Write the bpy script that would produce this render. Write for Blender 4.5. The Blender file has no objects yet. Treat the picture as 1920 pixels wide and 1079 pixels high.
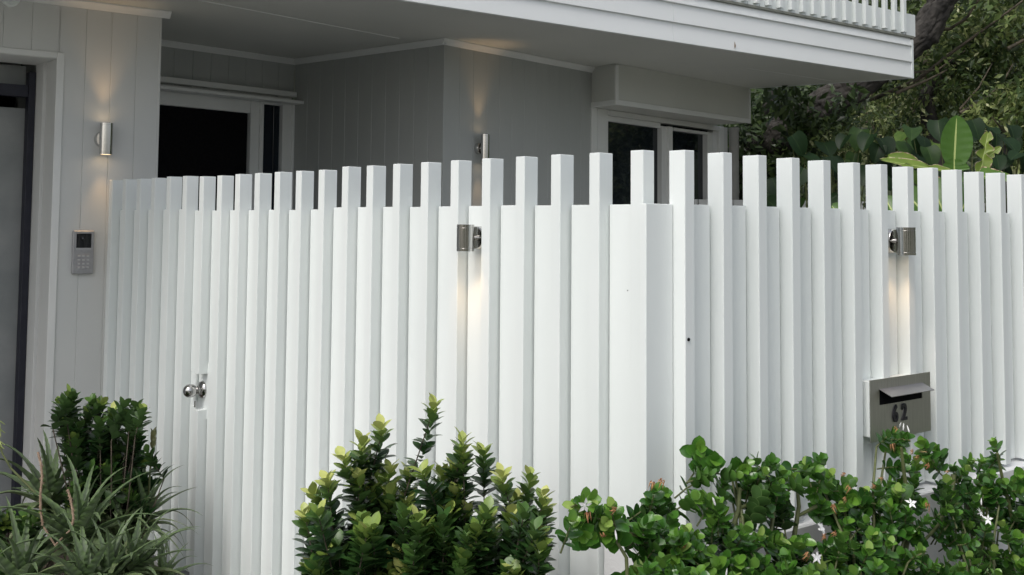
import bpy, bmesh, math, random
from mathutils import Vector, Matrix, noise
R = math.radians
random.seed(7)

# ------------------------------------------------------------------ camera (solved from the fence's vanishing lines)
SC = bpy.context.scene
COL = SC.collection
FPX, CYP, PITCH, ROLL = 2120.0, 283.0, 0.06621, 0.00793
S = 0.18                      # metres per fence bay
ZC = 1.79                     # camera height above the path
CAM = Vector((0, 0, ZC))
_cp, _sp = math.cos(PITCH), math.sin(PITCH)
_r0, FW, _u0 = Vector((1, 0, 0)), Vector((0, _cp, _sp)), Vector((0, -_sp, _cp))
_c, _s = math.cos(ROLL), math.sin(ROLL)
RT = _c * _r0 + _s * _u0
UP = -_s * _r0 + _c * _u0
cam = bpy.data.objects.new('camera', bpy.data.cameras.new('camera'))
COL.objects.link(cam)
cam.matrix_world = Matrix(((RT.x, UP.x, -FW.x, CAM.x), (RT.y, UP.y, -FW.y, CAM.y), (RT.z, UP.z, -FW.z, CAM.z), (0, 0, 0, 1)))
cam.data.sensor_fit = 'HORIZONTAL'
cam.data.sensor_width = 36
cam.data.lens = FPX / 1920 * 36
cam.data.shift_y = (CYP - 539.5) / 1920
cam.data.clip_start = 0.05
cam.data.clip_end = 3000
SC.camera = cam

# ------------------------------------------------------------------ sky, sun, exposure (bright overcast)
SUN_AZ, SUN_EL = R(214), R(52)          # azimuth measured from +Y clockwise
world = bpy.data.worlds.new('World'); SC.world = world
world.use_nodes = True
wn, wl = world.node_tree.nodes, world.node_tree.links
bg = wn['Background']
sky = wn.new('ShaderNodeTexSky'); sky.sky_type = 'NISHITA'; sky.sun_disc = False
sky.sun_elevation = SUN_EL; sky.sun_rotation = SUN_AZ
sky.dust_density = 4.0; sky.air_density = 1.0; sky.ozone_density = 1.0
hs = wn.new('ShaderNodeHueSaturation'); hs.inputs['Saturation'].default_value = 0.42
wl.new(sky.outputs[0], hs.inputs['Color']); wl.new(hs.outputs[0], bg.inputs['Color'])
bg.inputs['Strength'].default_value = 0.15
sl = bpy.data.lights.new('sun', 'SUN'); sl.energy = 0.66; sl.angle = R(24); sl.color = (1.0, 0.985, 0.955)
sun = bpy.data.objects.new('sun', sl); COL.objects.link(sun)
_sd = Vector((math.sin(SUN_AZ) * math.cos(SUN_EL), math.cos(SUN_AZ) * math.cos(SUN_EL), math.sin(SUN_EL)))
sun.rotation_euler = _sd.to_track_quat('Z', 'Y').to_euler()
sun.location = _sd * 20
vs = SC.view_settings
vs.view_transform = 'Standard'; vs.look = 'None'; vs.exposure = 0.30; vs.gamma = 1.0; vs.use_curve_mapping = False
SC.cycles.use_denoising = True
SC.cycles.max_bounces = 8; SC.cycles.diffuse_bounces = 5; SC.cycles.glossy_bounces = 4

# ------------------------------------------------------------------ pixel helpers (1920 x 1079 photo pixels)
def ray(px, py): return RT * ((px - 960) / FPX) + FW - UP * ((py - CYP) / FPX)
def at_z(px, py, z):
    v = ray(px, py); return CAM + v * ((z - ZC) / v.z)
def at_depth(px, py, d):
    v = ray(px, py); return CAM + v * (d / v.y)
class VPlane:                       # a vertical plane: p0 + u*dir ; outward normal n
    def __init__(s, p0, deg, flip=False):
        s.p = Vector((p0[0], p0[1], 0)); a = R(deg)
        s.d = Vector((math.cos(a), math.sin(a), 0))
        s.n = Vector((math.sin(a), -math.cos(a), 0)) * (-1 if flip else 1)
    def hit(s, px, py, off=0.0):
        v = ray(px, py); q = s.p + s.n * off - CAM; q.z = 0
        return CAM + v * (q.dot(s.n) / v.dot(s.n))
    def uz(s, px, py, off=0.0):
        h = s.hit(px, py, off); return (h - s.p).dot(s.d), h.z
    def pt(s, u, z, off=0.0):
        q = s.p + s.d * u + s.n * off; return Vector((q.x, q.y, z))

# ------------------------------------------------------------------ materials
def mat(name, col=(.8, .8, .8), rough=.5, metal=0.0, spec=.5):
    m = bpy.data.materials.new(name); m.use_nodes = True
    b = m.node_tree.nodes['Principled BSDF']
    b.inputs['Base Color'].default_value = (*col, 1); b.inputs['Roughness'].default_value = rough
    b.inputs['Metallic'].default_value = metal; b.inputs['Specular IOR Level'].default_value = spec
    return m
def nodes(m): return m.node_tree.nodes, m.node_tree.links, m.node_tree.nodes['Principled BSDF']
def vary(m, c0, c1, scale=4.0, stretch=(1, 1, 1), detail=6, bump=0.0, bscale=200, lo=.35, hi=.65, rough_var=0.0, gen=False):
    n, l, b = nodes(m)
    tc = n.new('ShaderNodeTexCoord'); mp = n.new('ShaderNodeMapping'); mp.inputs['Scale'].default_value = stretch
    geo = n.new('ShaderNodeNewGeometry')
    l.new(geo.outputs['Position'], mp.inputs['Vector'])
    t = n.new('ShaderNodeTexNoise'); t.inputs['Scale'].default_value = scale; t.inputs['Detail'].default_value = detail
    l.new(mp.outputs[0], t.inputs['Vector'])
    cr = n.new('ShaderNodeValToRGB'); e = cr.color_ramp.elements
    e[0].position = lo; e[0].color = (*c0, 1); e[1].position = hi; e[1].color = (*c1, 1)
    l.new(t.outputs['Fac'], cr.inputs[0]); l.new(cr.outputs[0], b.inputs['Base Color'])
    if rough_var:
        mr = n.new('ShaderNodeMapRange'); r0 = b.inputs['Roughness'].default_value
        mr.inputs['To Min'].default_value = r0 - rough_var; mr.inputs['To Max'].default_value = r0 + rough_var
        l.new(t.outputs['Fac'], mr.inputs['Value']); l.new(mr.outputs[0], b.inputs['Roughness'])
    if bump:
        t2 = n.new('ShaderNodeTexNoise'); t2.inputs['Scale'].default_value = bscale; t2.inputs['Detail'].default_value = 3
        l.new(mp.outputs[0], t2.inputs['Vector'])
        bp = n.new('ShaderNodeBump'); bp.inputs['Strength'].default_value = bump; bp.inputs['Distance'].default_value = 0.002
        l.new(t2.outputs['Fac'], bp.inputs['Height']); l.new(bp.outputs[0], b.inputs['Normal'])
    return m
def emit(name, col, s):
    m = mat(name, col, .5); b = nodes(m)[2]
    b.inputs['Emission Color'].default_value = (*col, 1); b.inputs['Emission Strength'].default_value = s
    return m
M = {}
M['white'] = vary(mat('white_powdercoat', (.8, .8, .8), .42), (.730, .770, .755), (.785, .820, .806), 2.6, (1, 1, .22), 10, .14, 300, .28, .6, .06)
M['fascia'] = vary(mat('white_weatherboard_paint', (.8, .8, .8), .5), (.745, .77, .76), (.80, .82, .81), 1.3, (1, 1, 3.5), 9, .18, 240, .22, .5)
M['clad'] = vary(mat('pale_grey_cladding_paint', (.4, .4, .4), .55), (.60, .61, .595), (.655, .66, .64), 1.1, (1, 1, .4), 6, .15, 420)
M['clad_shade'] = vary(mat('porch_shaded_cladding', (.3, .3, .3), .55), (.385, .40, .385), (.43, .442, .425), 1.1, (1, 1, .4), 6, .15, 420)  # garage wall paint again, with the porch's shade put into the colour
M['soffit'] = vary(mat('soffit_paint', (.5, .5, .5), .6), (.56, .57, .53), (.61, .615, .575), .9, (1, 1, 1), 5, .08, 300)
M['trim'] = vary(mat('white_trim_paint', (.7, .7, .7), .45), (.71, .72, .70), (.76, .765, .745), 2, (1, 1, 1), 5)
M['render'] = vary(mat('white_cement_render', (.8, .8, .8), .8), (.70, .71, .71), (.79, .795, .79), 3, (1, 1, 1), 8, .5, 160)
M['rail'] = mat('deck_edge_strip', (.23, .235, .20), .5)
M['glass'] = vary(mat('dark_window_glass', (.010, .014, .018), .03, 0, .6), (.006, .009, .012), (.022, .028, .034), 1.6)
M['glass2'] = vary(mat('dark_sidelight_glass', (.008, .012, .02), .12, 0, .35), (.006, .010, .016), (.012, .018, .026), 2)
M['screen'] = vary(mat('black_insect_screen', (.005, .005, .006), .8, 0, .1), (.003, .003, .004), (.007, .007, .008), 60)
M['steel'] = mat('brushed_steel', (.60, .59, .575), .10, 1.0)
n, l, b = nodes(M['steel']);
M['polish'] = mat('satin_polished_steel', (.50, .49, .48), .16, 1.0)
M['plate'] = vary(mat('brushed_letterbox_steel', (.30, .295, .26), .42, 1.0), (.46, .455, .42), (.56, .555, .515), 30, (14, 14, .3), 3)
M['flap'] = mat('letterbox_flap_steel', (.42, .41, .42), .38, 1.0)
M['black'] = mat('black_opening', (.004, .004, .005), .9, 0, .1)
M['numeral'] = mat('black_numeral', (.015, .015, .022), .3)
M['track'] = vary(mat('dark_blue_steel_track', (.012, .013, .025), .5), (.009, .010, .02), (.016, .017, .03), 12)
M['garage'] = vary(mat('grey_interior_render', (.3, .3, .3), .8), (.25, .265, .262), (.31, .32, .315), 5, (1, 1, 1), 8, .5, 220)
M['intercom'] = vary(mat('silver_grey_plastic', (.3, .3, .31), .38, .35), (.33, .33, .34), (.38, .38, .39), 40)
M['key'] = mat('pale_key_plastic', (.46, .46, .47), .35, .2)
M['lens'] = mat('lens_glass', (.01, .01, .012), .08)
M['pipe'] = vary(mat('grey_downpipe_paint', (.3, .3, .28), .5), (.34, .335, .315), (.39, .385, .36), 6)
M['lamp'] = emit('warm_lamp_glow', (1.0, .72, .42), 4)
M['concrete'] = vary(mat('concrete_path', (.3, .3, .3), .9), (.27, .27, .255), (.36, .355, .34), 2, (1, 1, 1), 10, .5, 60)
M['asphalt'] = vary(mat('asphalt', (.05, .05, .05), .9), (.04, .04, .042), (.065, .065, .065), 8, (1, 1, 1), 10, .6, 90)
M['soil'] = vary(mat('dark_mulch', (.05, .035, .02), .95), (.025, .018, .012), (.075, .055, .035), 25, (1, 1, 1), 10, .9, 70)
M['lawn'] = vary(mat('lawn_ground', (.05, .07, .02), .95), (.07, .075, .045), (.11, .11, .07), 5, (1, 1, 1), 10, .9, 70)
M['bark'] = vary(mat('rough_dark_bark', (.05, .045, .04), .9), (.012, .011, .010), (.075, .068, .060), 9, (1, 1, .35), 12, 1.0, 22, .35, .72)
M['bark2'] = vary(mat('brown_branch_bark', (.09, .07, .045), .85), (.035, .03, .02), (.12, .10, .068), 12, (1, 1, 1), 8)
M['stem'] = vary(mat('green_brown_stem', (.1, .11, .04), .6), (.07, .085, .028), (.12, .14, .05), 30)
M['woodystem'] = vary(mat('brown_woody_stem', (.06, .045, .03), .8), (.045, .035, .025), (.09, .07, .05), 30)
M['dryflower'] = vary(mat('withered_petal', (.35, .16, .06), .8), (.22, .085, .035), (.50, .27, .12), 90)
M['petal'] = mat('white_petal', (.82, .82, .80), .55)
M['drystalk'] = vary(mat('dry_flower_stalk', (.3, .2, .13), .85), (.24, .16, .11), (.40, .29, .21), 80)
M['deadleaf'] = mat('dry_brown_leaf', (.32, .24, .17), .8)

def leafmat(name, stops, rough=.36, trans=.22, spec=.5, vein=True, backmix=.25, vm=.8):
    """stops: [(tone, colour)], tone comes from each leaf's own 'tone' attribute"""
    m = mat(name, (.05, .1, .03), rough, 0, spec); n, l, b = nodes(m)
    at = n.new('ShaderNodeAttribute'); at.attribute_name = 'tone'
    geo = n.new('ShaderNodeNewGeometry')
    tx = n.new('ShaderNodeTexNoise'); tx.inputs['Scale'].default_value = 30; tx.inputs['Detail'].default_value = 3
    l.new(geo.outputs['Position'], tx.inputs['Vector'])
    ad = n.new('ShaderNodeMath'); ad.operation = 'MULTIPLY_ADD'; ad.inputs[1].default_value = .22; ad.inputs[2].default_value = -.11
    l.new(tx.outputs['Fac'], ad.inputs[0])
    sm = n.new('ShaderNodeMath'); sm.operation = 'ADD'; sm.use_clamp = True
    l.new(at.outputs['Fac'], sm.inputs[0]); l.new(ad.outputs[0], sm.inputs[1])
    cr = n.new('ShaderNodeValToRGB'); e = cr.color_ramp.elements
    e[0].position, e[0].color = stops[0][0], (*stops[0][1], 1); e[1].position, e[1].color = stops[-1][0], (*stops[-1][1], 1)
    for t, c in stops[1:-1]:
        x = e.new(t); x.color = (*c, 1)
    l.new(sm.outputs[0], cr.inputs[0])
    col = cr.outputs[0]
    bk = n.new('ShaderNodeMixRGB'); bk.inputs[2].default_value = (.12, .17, .07, 1)      # paler underside
    mu = n.new('ShaderNodeMath'); mu.operation = 'MULTIPLY'; mu.inputs[1].default_value = backmix
    l.new(geo.outputs['Backfacing'], mu.inputs[0]); l.new(mu.outputs[0], bk.inputs[0]); l.new(col, bk.inputs[1])
    col = bk.outputs[0]
    if vein:
        a2 = n.new('ShaderNodeAttribute'); a2.attribute_name = 'edge'
        mx = n.new('ShaderNodeMixRGB'); mx.inputs[2].default_value = (.16, .26, .08, 1)
        m2 = n.new('ShaderNodeMath'); m2.operation = 'MULTIPLY'; m2.inputs[1].default_value = vm
        l.new(a2.outputs['Fac'], m2.inputs[0]); l.new(m2.outputs[0], mx.inputs[0]); l.new(col, mx.inputs[1])
        col = mx.outputs[0]
    l.new(col, b.inputs['Base Color'])
    tr = n.new('ShaderNodeBsdfTranslucent'); l.new(col, tr.inputs['Color'])
    ms = n.new('ShaderNodeMixShader'); ms.inputs[0].default_value = trans
    out = n['Material Output']
    l.new(b.outputs[0], ms.inputs[1]); l.new(tr.outputs[0], ms.inputs[2]); l.new(ms.outputs[0], out.inputs['Surface'])
    return m
M['leaf_shrub'] = leafmat('glossy_shrub_leaf', [(0, (.013, .038, .012)), (.35, (.032, .088, .022)), (.6, (.085, .175, .036)), (.8, (.24, .34, .065)), (1, (.58, .61, .20))], .30, .22, .42, False)
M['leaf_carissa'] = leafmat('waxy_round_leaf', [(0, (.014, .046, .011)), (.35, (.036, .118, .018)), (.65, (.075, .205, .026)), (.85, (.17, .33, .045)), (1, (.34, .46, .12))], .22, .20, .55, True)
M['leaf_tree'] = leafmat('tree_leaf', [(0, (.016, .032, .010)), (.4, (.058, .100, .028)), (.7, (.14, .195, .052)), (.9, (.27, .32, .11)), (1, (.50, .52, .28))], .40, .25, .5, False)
M['leaf_big'] = leafmat('broad_leaf', [(0, (.008, .020, .007)), (.4, (.016, .040, .013)), (.7, (.055, .11, .02)), (1, (.16, .22, .035))], .45, .25, .22, True, .25, .22)
M['leaf_banana'] = leafmat('banana_leaf', [(0, (.05, .12, .02)), (.5, (.09, .20, .03)), (1, (.25, .33, .06))], .32, .35, .5, False, .1)
M['leaf_aloe'] = leafmat('aloe_leaf', [(0, (.055, .085, .052)), (.4, (.105, .142, .082)), (.75, (.175, .200, .100)), (1, (.34, .28, .13))], .40, .06, .4, True, 0)
M['midrib'] = mat('pale_midrib', (.35, .42, .14), .45)
M['drybanana'] = vary(mat('dry_leaf_edge', (.3, .22, .12), .85), (.16, .10, .055), (.50, .42, .28), 45)

# ------------------------------------------------------------------ object helpers
def thing(name, label, cat, loc=(0, 0, 0), rz=0.0, group=None):
    o = bpy.data.objects.new(name, None); COL.objects.link(o)
    o.location = loc; o.rotation_euler = (0, 0, rz); o.empty_display_size = .1
    o['label'] = label; o['category'] = cat
    if group: o['group'] = group
    return o
def tag(o, label=None, cat=None, group=None, kind=None):
    if label: o['label'] = label
    if cat: o['category'] = cat
    if group: o['group'] = group
    if kind: o['kind'] = kind
    return o
WM = {}                       # world matrices of parents, kept by hand (no depsgraph update needed)
def wmat(o):
    if o is None: return Matrix.Identity(4)
    return wmat(o.parent) @ o.matrix_basis
def link(name, me, parent=None, mtx=None, world=True):
    """mtx: world matrix of the object (or parent-local when world=False)"""
    o = bpy.data.objects.new(name, me); COL.objects.link(o)
    if parent is not None: o.parent = parent
    mtx = mtx or Matrix.Identity(4)
    o.matrix_basis = (wmat(parent).inverted() @ mtx) if (world and parent is not None) else mtx
    return o
def frame(o, x, y, z):       # matrix with origin o and axes
    return Matrix(((x.x, y.x, z.x, o.x), (x.y, y.y, z.y, o.y), (x.z, y.z, z.z, o.z), (0, 0, 0, 1)))
Z = Vector((0, 0, 1))
class MB:
    def __init__(s): s.v = []; s.f = []; s.sm = []
    def add(s, vs, fs, smooth=False):
        k = len(s.v); s.v += [tuple(v) for v in vs]; s.f += [tuple(i + k for i in f) for f in fs]; s.sm += [smooth] * len(fs)
    def box(s, x0, x1, y0, y1, z0, z1, m=None):
        vs = [Vector((x, y, z)) for z in (z0, z1) for y in (y0, y1) for x in (x0, x1)]
        if m: vs = [m @ v for v in vs]
        s.add(vs, [(0, 2, 3, 1), (4, 5, 7, 6), (0, 1, 5, 4), (2, 6, 7, 3), (0, 4, 6, 2), (1, 3, 7, 5)])
    def prism(s, poly, z0, z1):       # poly: ccw list of xy
        n = len(poly); vs = [Vector((p[0], p[1], z0)) for p in poly] + [Vector((p[0], p[1], z1)) for p in poly]
        s.add(vs, [tuple(range(n - 1, -1, -1)), tuple(range(n, 2 * n))] + [(i, (i + 1) % n, n + (i + 1) % n, n + i) for i in range(n)])
    def tube(s, pts, rad, seg=8, cap=True, smooth=True):
        pts = [Vector(p) for p in pts]; n = len(pts)
        rad = rad if isinstance(rad, (list, tuple)) else [rad] * n
        rings = []; ref = None
        for i, p in enumerate(pts):
            t = (pts[min(i + 1, n - 1)] - pts[max(i - 1, 0)]).normalized()
            if ref is None: ref = t.orthogonal().normalized()
            ref = (ref - t * ref.dot(t)).normalized(); bi = t.cross(ref)
            rings.append([p + (ref * math.cos(2 * math.pi * k / seg) + bi * math.sin(2 * math.pi * k / seg)) * rad[i] for k in range(seg)])
        vs = [v for r in rings for v in r]
        fs = [(i * seg + k, i * seg + (k + 1) % seg, (i + 1) * seg + (k + 1) % seg, (i + 1) * seg + k) for i in range(n - 1) for k in range(seg)]
        s.add(vs, fs, smooth)
        if cap:
            s.add(rings[0], [tuple(range(seg - 1, -1, -1))]); s.add(rings[-1], [tuple(range(seg))])
    def lathe(s, prof, o, ax, seg=28, smooth=True):   # prof: [(radius, along axis)]; sharp corners of the profile stay sharp
        ax = Vector(ax).normalized(); e1 = ax.orthogonal().normalized(); e2 = ax.cross(e1)
        ring = lambda r, h: [Vector(o) + ax * h + (e1 * math.cos(2 * math.pi * k / seg) + e2 * math.sin(2 * math.pi * k / seg)) * r for k in range(seg)]
        runs = [[prof[0]]]
        for i in range(1, len(prof)):
            runs[-1].append(prof[i])
            if i + 1 < len(prof):
                d0 = Vector((prof[i][0] - prof[i - 1][0], prof[i][1] - prof[i - 1][1])); d1 = Vector((prof[i + 1][0] - prof[i][0], prof[i + 1][1] - prof[i][1]))
                if d0.length > 1e-7 and d1.length > 1e-7 and d0.angle(d1) > .7: runs.append([prof[i]])
        for run in runs:
            vs = [v for r, h in run for v in ring(r, h)]
            s.add(vs, [(i * seg + k, i * seg + (k + 1) % seg, (i + 1) * seg + (k + 1) % seg, (i + 1) * seg + k) for i in range(len(run) - 1) for k in range(seg)], smooth)
    def mesh(s, name, m, bevel=0.0, attrs=None):
        me = bpy.data.meshes.new(name); me.from_pydata(s.v, [], s.f)
        me.polygons.foreach_set('use_smooth', s.sm)
        if bevel:
            bm = bmesh.new(); bm.from_mesh(me)
            bmesh.ops.remove_doubles(bm, verts=bm.verts, dist=1e-6)
            bmesh.ops.bevel(bm, geom=[e for e in bm.edges if len(e.link_faces) == 2 and e.calc_face_angle(0) > .5], offset=bevel, segments=1, affect='EDGES', profile=.5)
            bm.to_mesh(me); bm.free()
        if attrs:
            for k, vals in attrs.items():
                a = me.attributes.new(k, 'FLOAT', 'POINT'); a.data.foreach_set('value', vals)
        for x in (m if isinstance(m, (list, tuple)) else [m]): me.materials.append(x)
        me.update(); return me
    def obj(s, name, m, parent=None, bevel=0.0, mtx=None):
        return link(name, s.mesh(name, m, bevel), parent, mtx)
def vbox(name, pl, u0, u1, z0, z1, o0, o1, m, parent, bevel=.002):
    """box on a vertical plane: u along it, z up, o outward; its own origin at its lower corner"""
    if u1 < u0: u0, u1 = u1, u0
    b = MB(); b.box(0, u1 - u0, -(o1 - o0), 0, 0, z1 - z0)
    return b.obj(name, m, parent, bevel, frame(pl.pt(u0, z0, o0), pl.d, -pl.n, Z))

# ================================================================== GROUND
TH, ANG = 0.752971, 1.626266
C0 = Vector((2.29528 * S, 20.06798 * S, 0))
LP = VPlane(C0, math.degrees(TH) - 90)                      # left fence, plane of the post faces; u = -bay number
_a2 = TH - ANG
_nr = Vector((math.cos(_a2), math.sin(_a2), 0))
RP = VPlane(C0 + _nr * (0.599964 * S), math.degrees(_a2) + 90)   # right fence, plane of the post faces; u grows away from the corner
PW, PD = 0.256 * S, 0.3723 * S           # post width, depth
SBL, SBR = 0.2584 * S, 0.2746 * S        # board face set back behind the post face
PR = 1.03354 * S; OFR = 0.4957 * S
ZP, ZB = ZC + 1.36184 * S, ZC + 0.40423 * S   # post top, board top
ZL = ZC - 5.64 * S                             # top of the rendered plinth

def sheet(name, poly, z, m):
    b = MB(); b.add([Vector((p[0], p[1], z)) for p in poly], [tuple(range(len(poly)))])
    o = b.obj(name, m); o['kind'] = 'structure'; return o
sheet('terrain', [(-900, -900), (900, -900), (900, 900), (-900, 900)], -.06, M['lawn'])
sheet('road', [(-300, -9), (300, -9), (300, -3.2), (-300, -3.2)], -.056, M['asphalt'])
b = MB(); b.box(-300, 300, -3.2, -3.05, -.056, .06); o = b.obj('kerb', M['concrete'], None, .02); o['kind'] = 'structure'
sheet('pavement', [(-300, -3.05), (300, -3.05), (300, 1.9), (-300, 1.9)], -.004, M['concrete'])
def pl2(pl, u, o): q = pl.pt(u, 0, o); return (q.x, q.y)
sheet('garden_bed', [pl2(LP, -9.5 * S, .72), pl2(LP, 1.05, .72), pl2(RP, 7.5, .75), pl2(RP, 7.5, -.04), pl2(RP, -.05, -.05), pl2(LP, -9.5 * S, -.02)], .012, M['soil'])
sheet('garden_bed', [pl2(LP, -34 * S, 1.25), pl2(LP, -17.4 * S, 1.25), pl2(LP, -17.4 * S, -.0), pl2(LP, -23 * S, -.0), pl2(LP, -26 * S, .5)], .012, M['soil'])
sheet('path', [pl2(LP, -40 * S, 4.0), pl2(LP, 8, 4.0), pl2(LP, 8, -.2), pl2(LP, -40 * S, -2.2)], .004, M['concrete'])
sheet('courtyard', [pl2(LP, -23 * S, -.1), pl2(LP, -.1, -.1), pl2(RP, 9, -.1), pl2(RP, 9, -9), pl2(LP, -23 * S, -9)], .016, M['concrete'])

# ================================================================== FENCE
def post_mesh(name, h, w=PW, d=PD):      # origin: front face, lower corner nearest the corner post for the right run
    b = MB(); b.box(0, w, 0, d, 0, h); return b.mesh(name, M['white'], .0016)
def board_mesh(name, w, h, t=.016):
    b = MB(); b.box(0, w, 0, t, 0, h); return b.mesh(name, M['white'], .0012)
GB = .03                                   # bottom of the gate and left fence boards
me_post_l = post_mesh('post', ZP - GB)
me_board_l = board_mesh('board', S - PW - .009, ZB - GB, .045)
me_post_g = post_mesh('post', ZP - GB - .008)
me_board_g = board_mesh('board', S - PW - .009, ZB - GB - .008, .045)
ZRB = ZL + .012
me_post_r = post_mesh('post', ZP - ZRB)
me_board_r = board_mesh('board', PR - PW - .009, ZB - ZRB, .045)
def Lm(u, o, z): return frame(LP.pt(u, z, o), LP.d, -LP.n, Z)
def Rm(u, o, z): return frame(RP.pt(u, z, o), RP.d, -RP.n, Z)
jit = random.Random(3)
def J(a): return jit.uniform(-a, a)

corner_fence = thing('slatted_fence', 'white slatted fence turning the corner on a rendered plinth, carrying the letterbox', 'fence', C0)
side_fence = thing('slatted_fence', 'short white slatted fence section between the grey wall and the gate with the round knob', 'fence', LP.pt(-20 * S, 0))
gate = thing('slatted_gate', 'white slatted gate with a round steel knob beside the aloes', 'gate', LP.pt(-13 * S, 0))
# left run: post k has its right front edge at u = -k*S, so it spans u in [-k*S-PW, -k*S]
for k in range(1, 23):
    par = corner_fence if k <= 9 else (gate if k <= 16 else side_fence)
    if k != 16:
        link('post', me_post_g if par is gate else me_post_l, par, Lm(-k * S - PW + J(.0008), J(.0012), GB + J(.0016)) @ Matrix.Rotation(J(.012), 4, 'Z') @ Matrix.Rotation(J(.0010), 4, 'Y'))
for k in range(1, 24):                    # board just right of post k (to post k-1)
    par = corner_fence if k <= 10 else (gate if k <= 17 else side_fence)
    if k in (1, 17): continue
    link('board', me_board_g if par is gate else me_board_l, par, Lm(-k * S + .008, -SBL + J(.0008), GB + J(.0012)))
# board between post 1 and the corner post stands on the plinth
b = MB(); b.box(0, S - PW - .004, 0, .016, 0, ZB - ZRB); b.obj('board', M['white'], corner_fence, .0012, Lm(-S + .004, -SBL, ZRB))
# corner post and the wide end panel of the right run
b = MB(); b.box(0, PW * 1.16, 0, PW * 1.2, 0, ZP - ZRB); b.obj('corner_post', M['white'], corner_fence, .0016, Lm(-PW * .97, 0.0, ZRB))
# right run: post j spans u in [OFR+(j-1)*PR, +PW]
NJ = 30
for j in range(1, NJ):
    link('post', me_post_r, corner_fence, Rm(OFR + (j - 1) * PR + J(.0008), J(.0012), ZRB + J(.0016)) @ Matrix.Rotation(J(.012), 4, 'Z') @ Matrix.Rotation(J(.0010), 4, 'Y'))
for j in range(2, NJ):                    # board between post j-1 and post j
    link('board', me_board_r, corner_fence, Rm(OFR + (j - 2) * PR + PW + .001, -SBR + J(.0008), ZRB + J(.0012)))
b = MB(); b.box(0, OFR + .2143 * S - .004, 0, .026, 0, ZB - ZRB); b.obj('end_panel', M['white'], corner_fence, .0014, Rm(-.2143 * S, -SBR, ZRB))
# rails on the back
for par, u0, u1, zs in ((corner_fence, -10 * S + .01, -.02, (.45, 1.55)), (gate, -17 * S + .006, -10 * S - PW - .004, (.30, 1.55)), (side_fence, -23 * S, -17 * S - .004, (.30, 1.55))):
    for z in zs: vbox('rail', LP, u0, u1, z, z + .04, -PD - .068, -PD - .030, M['white'], par)
for z in (1.0, 1.6): vbox('rail', RP, OFR, OFR + (NJ - 1) * PR, z, z + .04, -PD - .068, -PD - .030, M['white'], corner_fence)
# black disc painted as a hole's dark, first post of the right run
h = RP.hit(1291, 637, 0.0); b = MB(); b.lathe([(.0001, .0035), (.0042, .0035), (.0055, .002), (.0055, -.001)], h, RP.n, 14); b.obj('bolt_hole', M['black'], corner_fence)
for px, py in ((1177, 545), (1131.5, 687)):
    h = LP.hit(px, py, -SBL); b = MB(); b.lathe([(.0001, .0018), (.0018, .0015), (.0022, -.001)], h, LP.n, 10); b.obj('screw', M['numeral'], corner_fence)

# gate: post 16 and its board are cut away round the knob
zk0 = LP.hit(372, 770, 0)[2]; zk1 = LP.hit(374, 703, 0)[2]
uk = -16 * S - PW
for z0, z1 in ((GB, zk0), (zk1, ZP - .008)):
    b = MB(); b.box(0, PW, 0, PD, 0, z1 - z0); b.obj('post', M['white'], gate, .0016, Lm(uk, 0, z0))
zb0 = LP.hit(363, 761, -SBL)[2]; zb1 = LP.hit(363, 697, -SBL)[2]
for z0, z1 in ((GB, zb0), (zb1, ZB - .008)):
    b = MB(); b.box(0, S - PW - .005, 0, .016, 0, z1 - z0); b.obj('board', M['white'], gate, .0012, Lm(-17 * S + .004, -SBL, z0))
vbox('lock_plate', LP, -17 * S + .004, -15 * S - PW - .001, zk0 - .05, zk1 + .05, -SBL - .008, -SBL - .002, M['white'], gate)
b = MB(); b.tube([LP.pt(uk - .052, zb0 + .03, -.035), LP.pt(uk - .052, zb1 - .001, -.035)], .011, 12); b.obj('latch_rod', M['white'], gate)
b = MB(); b.tube([LP.pt(uk - .052, zb0 - .002, -.035), LP.pt(uk - .052, zb0 + .03, -.035)], .005, 10); b.obj('latch_pin', M['steel'], gate)
_ku, kz = LP.uz(379, 731, -SBL); kp = LP.pt(_ku, kz, -SBL - .002)
b = MB(); b.lathe([(.0001, .0), (.044, .0), (.044, .004), (.041, .010), (.030, .016), (.017, .019)], kp, LP.n, 36); ros = b.obj('rosette', M['polish'], gate)
b = MB(); b.lathe([(.017, .012), (.0165, .020), (.020, .023), (.020, .027), (.0155, .030), (.016, .034), (.022, .039), (.0285, .046), (.0325, .057), (.0335, .070), (.031, .083), (.024, .094), (.014, .100), (.006, .1015), (.0001, .1015)], kp, LP.n, 36)
b.obj('door_knob', M['polish'], gate)

# plinth under the right run with a short return at the corner
plinth = thing('rendered_plinth', 'low white rendered plinth wall under the corner of the slatted fence', 'wall', RP.pt(1, 0))
b = MB()
o_r = .022                                     # plinth face relative to the right post faces
# corner point where left plinth face meets right plinth face
def isect(pa, oa, pb, ob):
    a = pa.pt(0, 0, oa); d1 = pa.d; bq = pb.pt(0, 0, ob); d2 = pb.d
    t = ((bq.x - a.x) * d2.y - (bq.y - a.y) * d2.x) / (d1.x * d2.y - d1.y * d2.x); q = a + d1 * t; return (q.x, q.y)
poly = [pl2(LP, -S + .006, -.016), isect(LP, -.016, RP, o_r), pl2(RP, OFR + (NJ - 1) * PR + .1, o_r), pl2(RP, OFR + (NJ - 1) * PR + .1, -.24), isect(LP, -.24, RP, -.24), pl2(LP, -S + .006, -.24)]
b.prism(poly, -.05, ZL); b.obj('plinth_wall', M['render'], plinth, .006)

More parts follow.
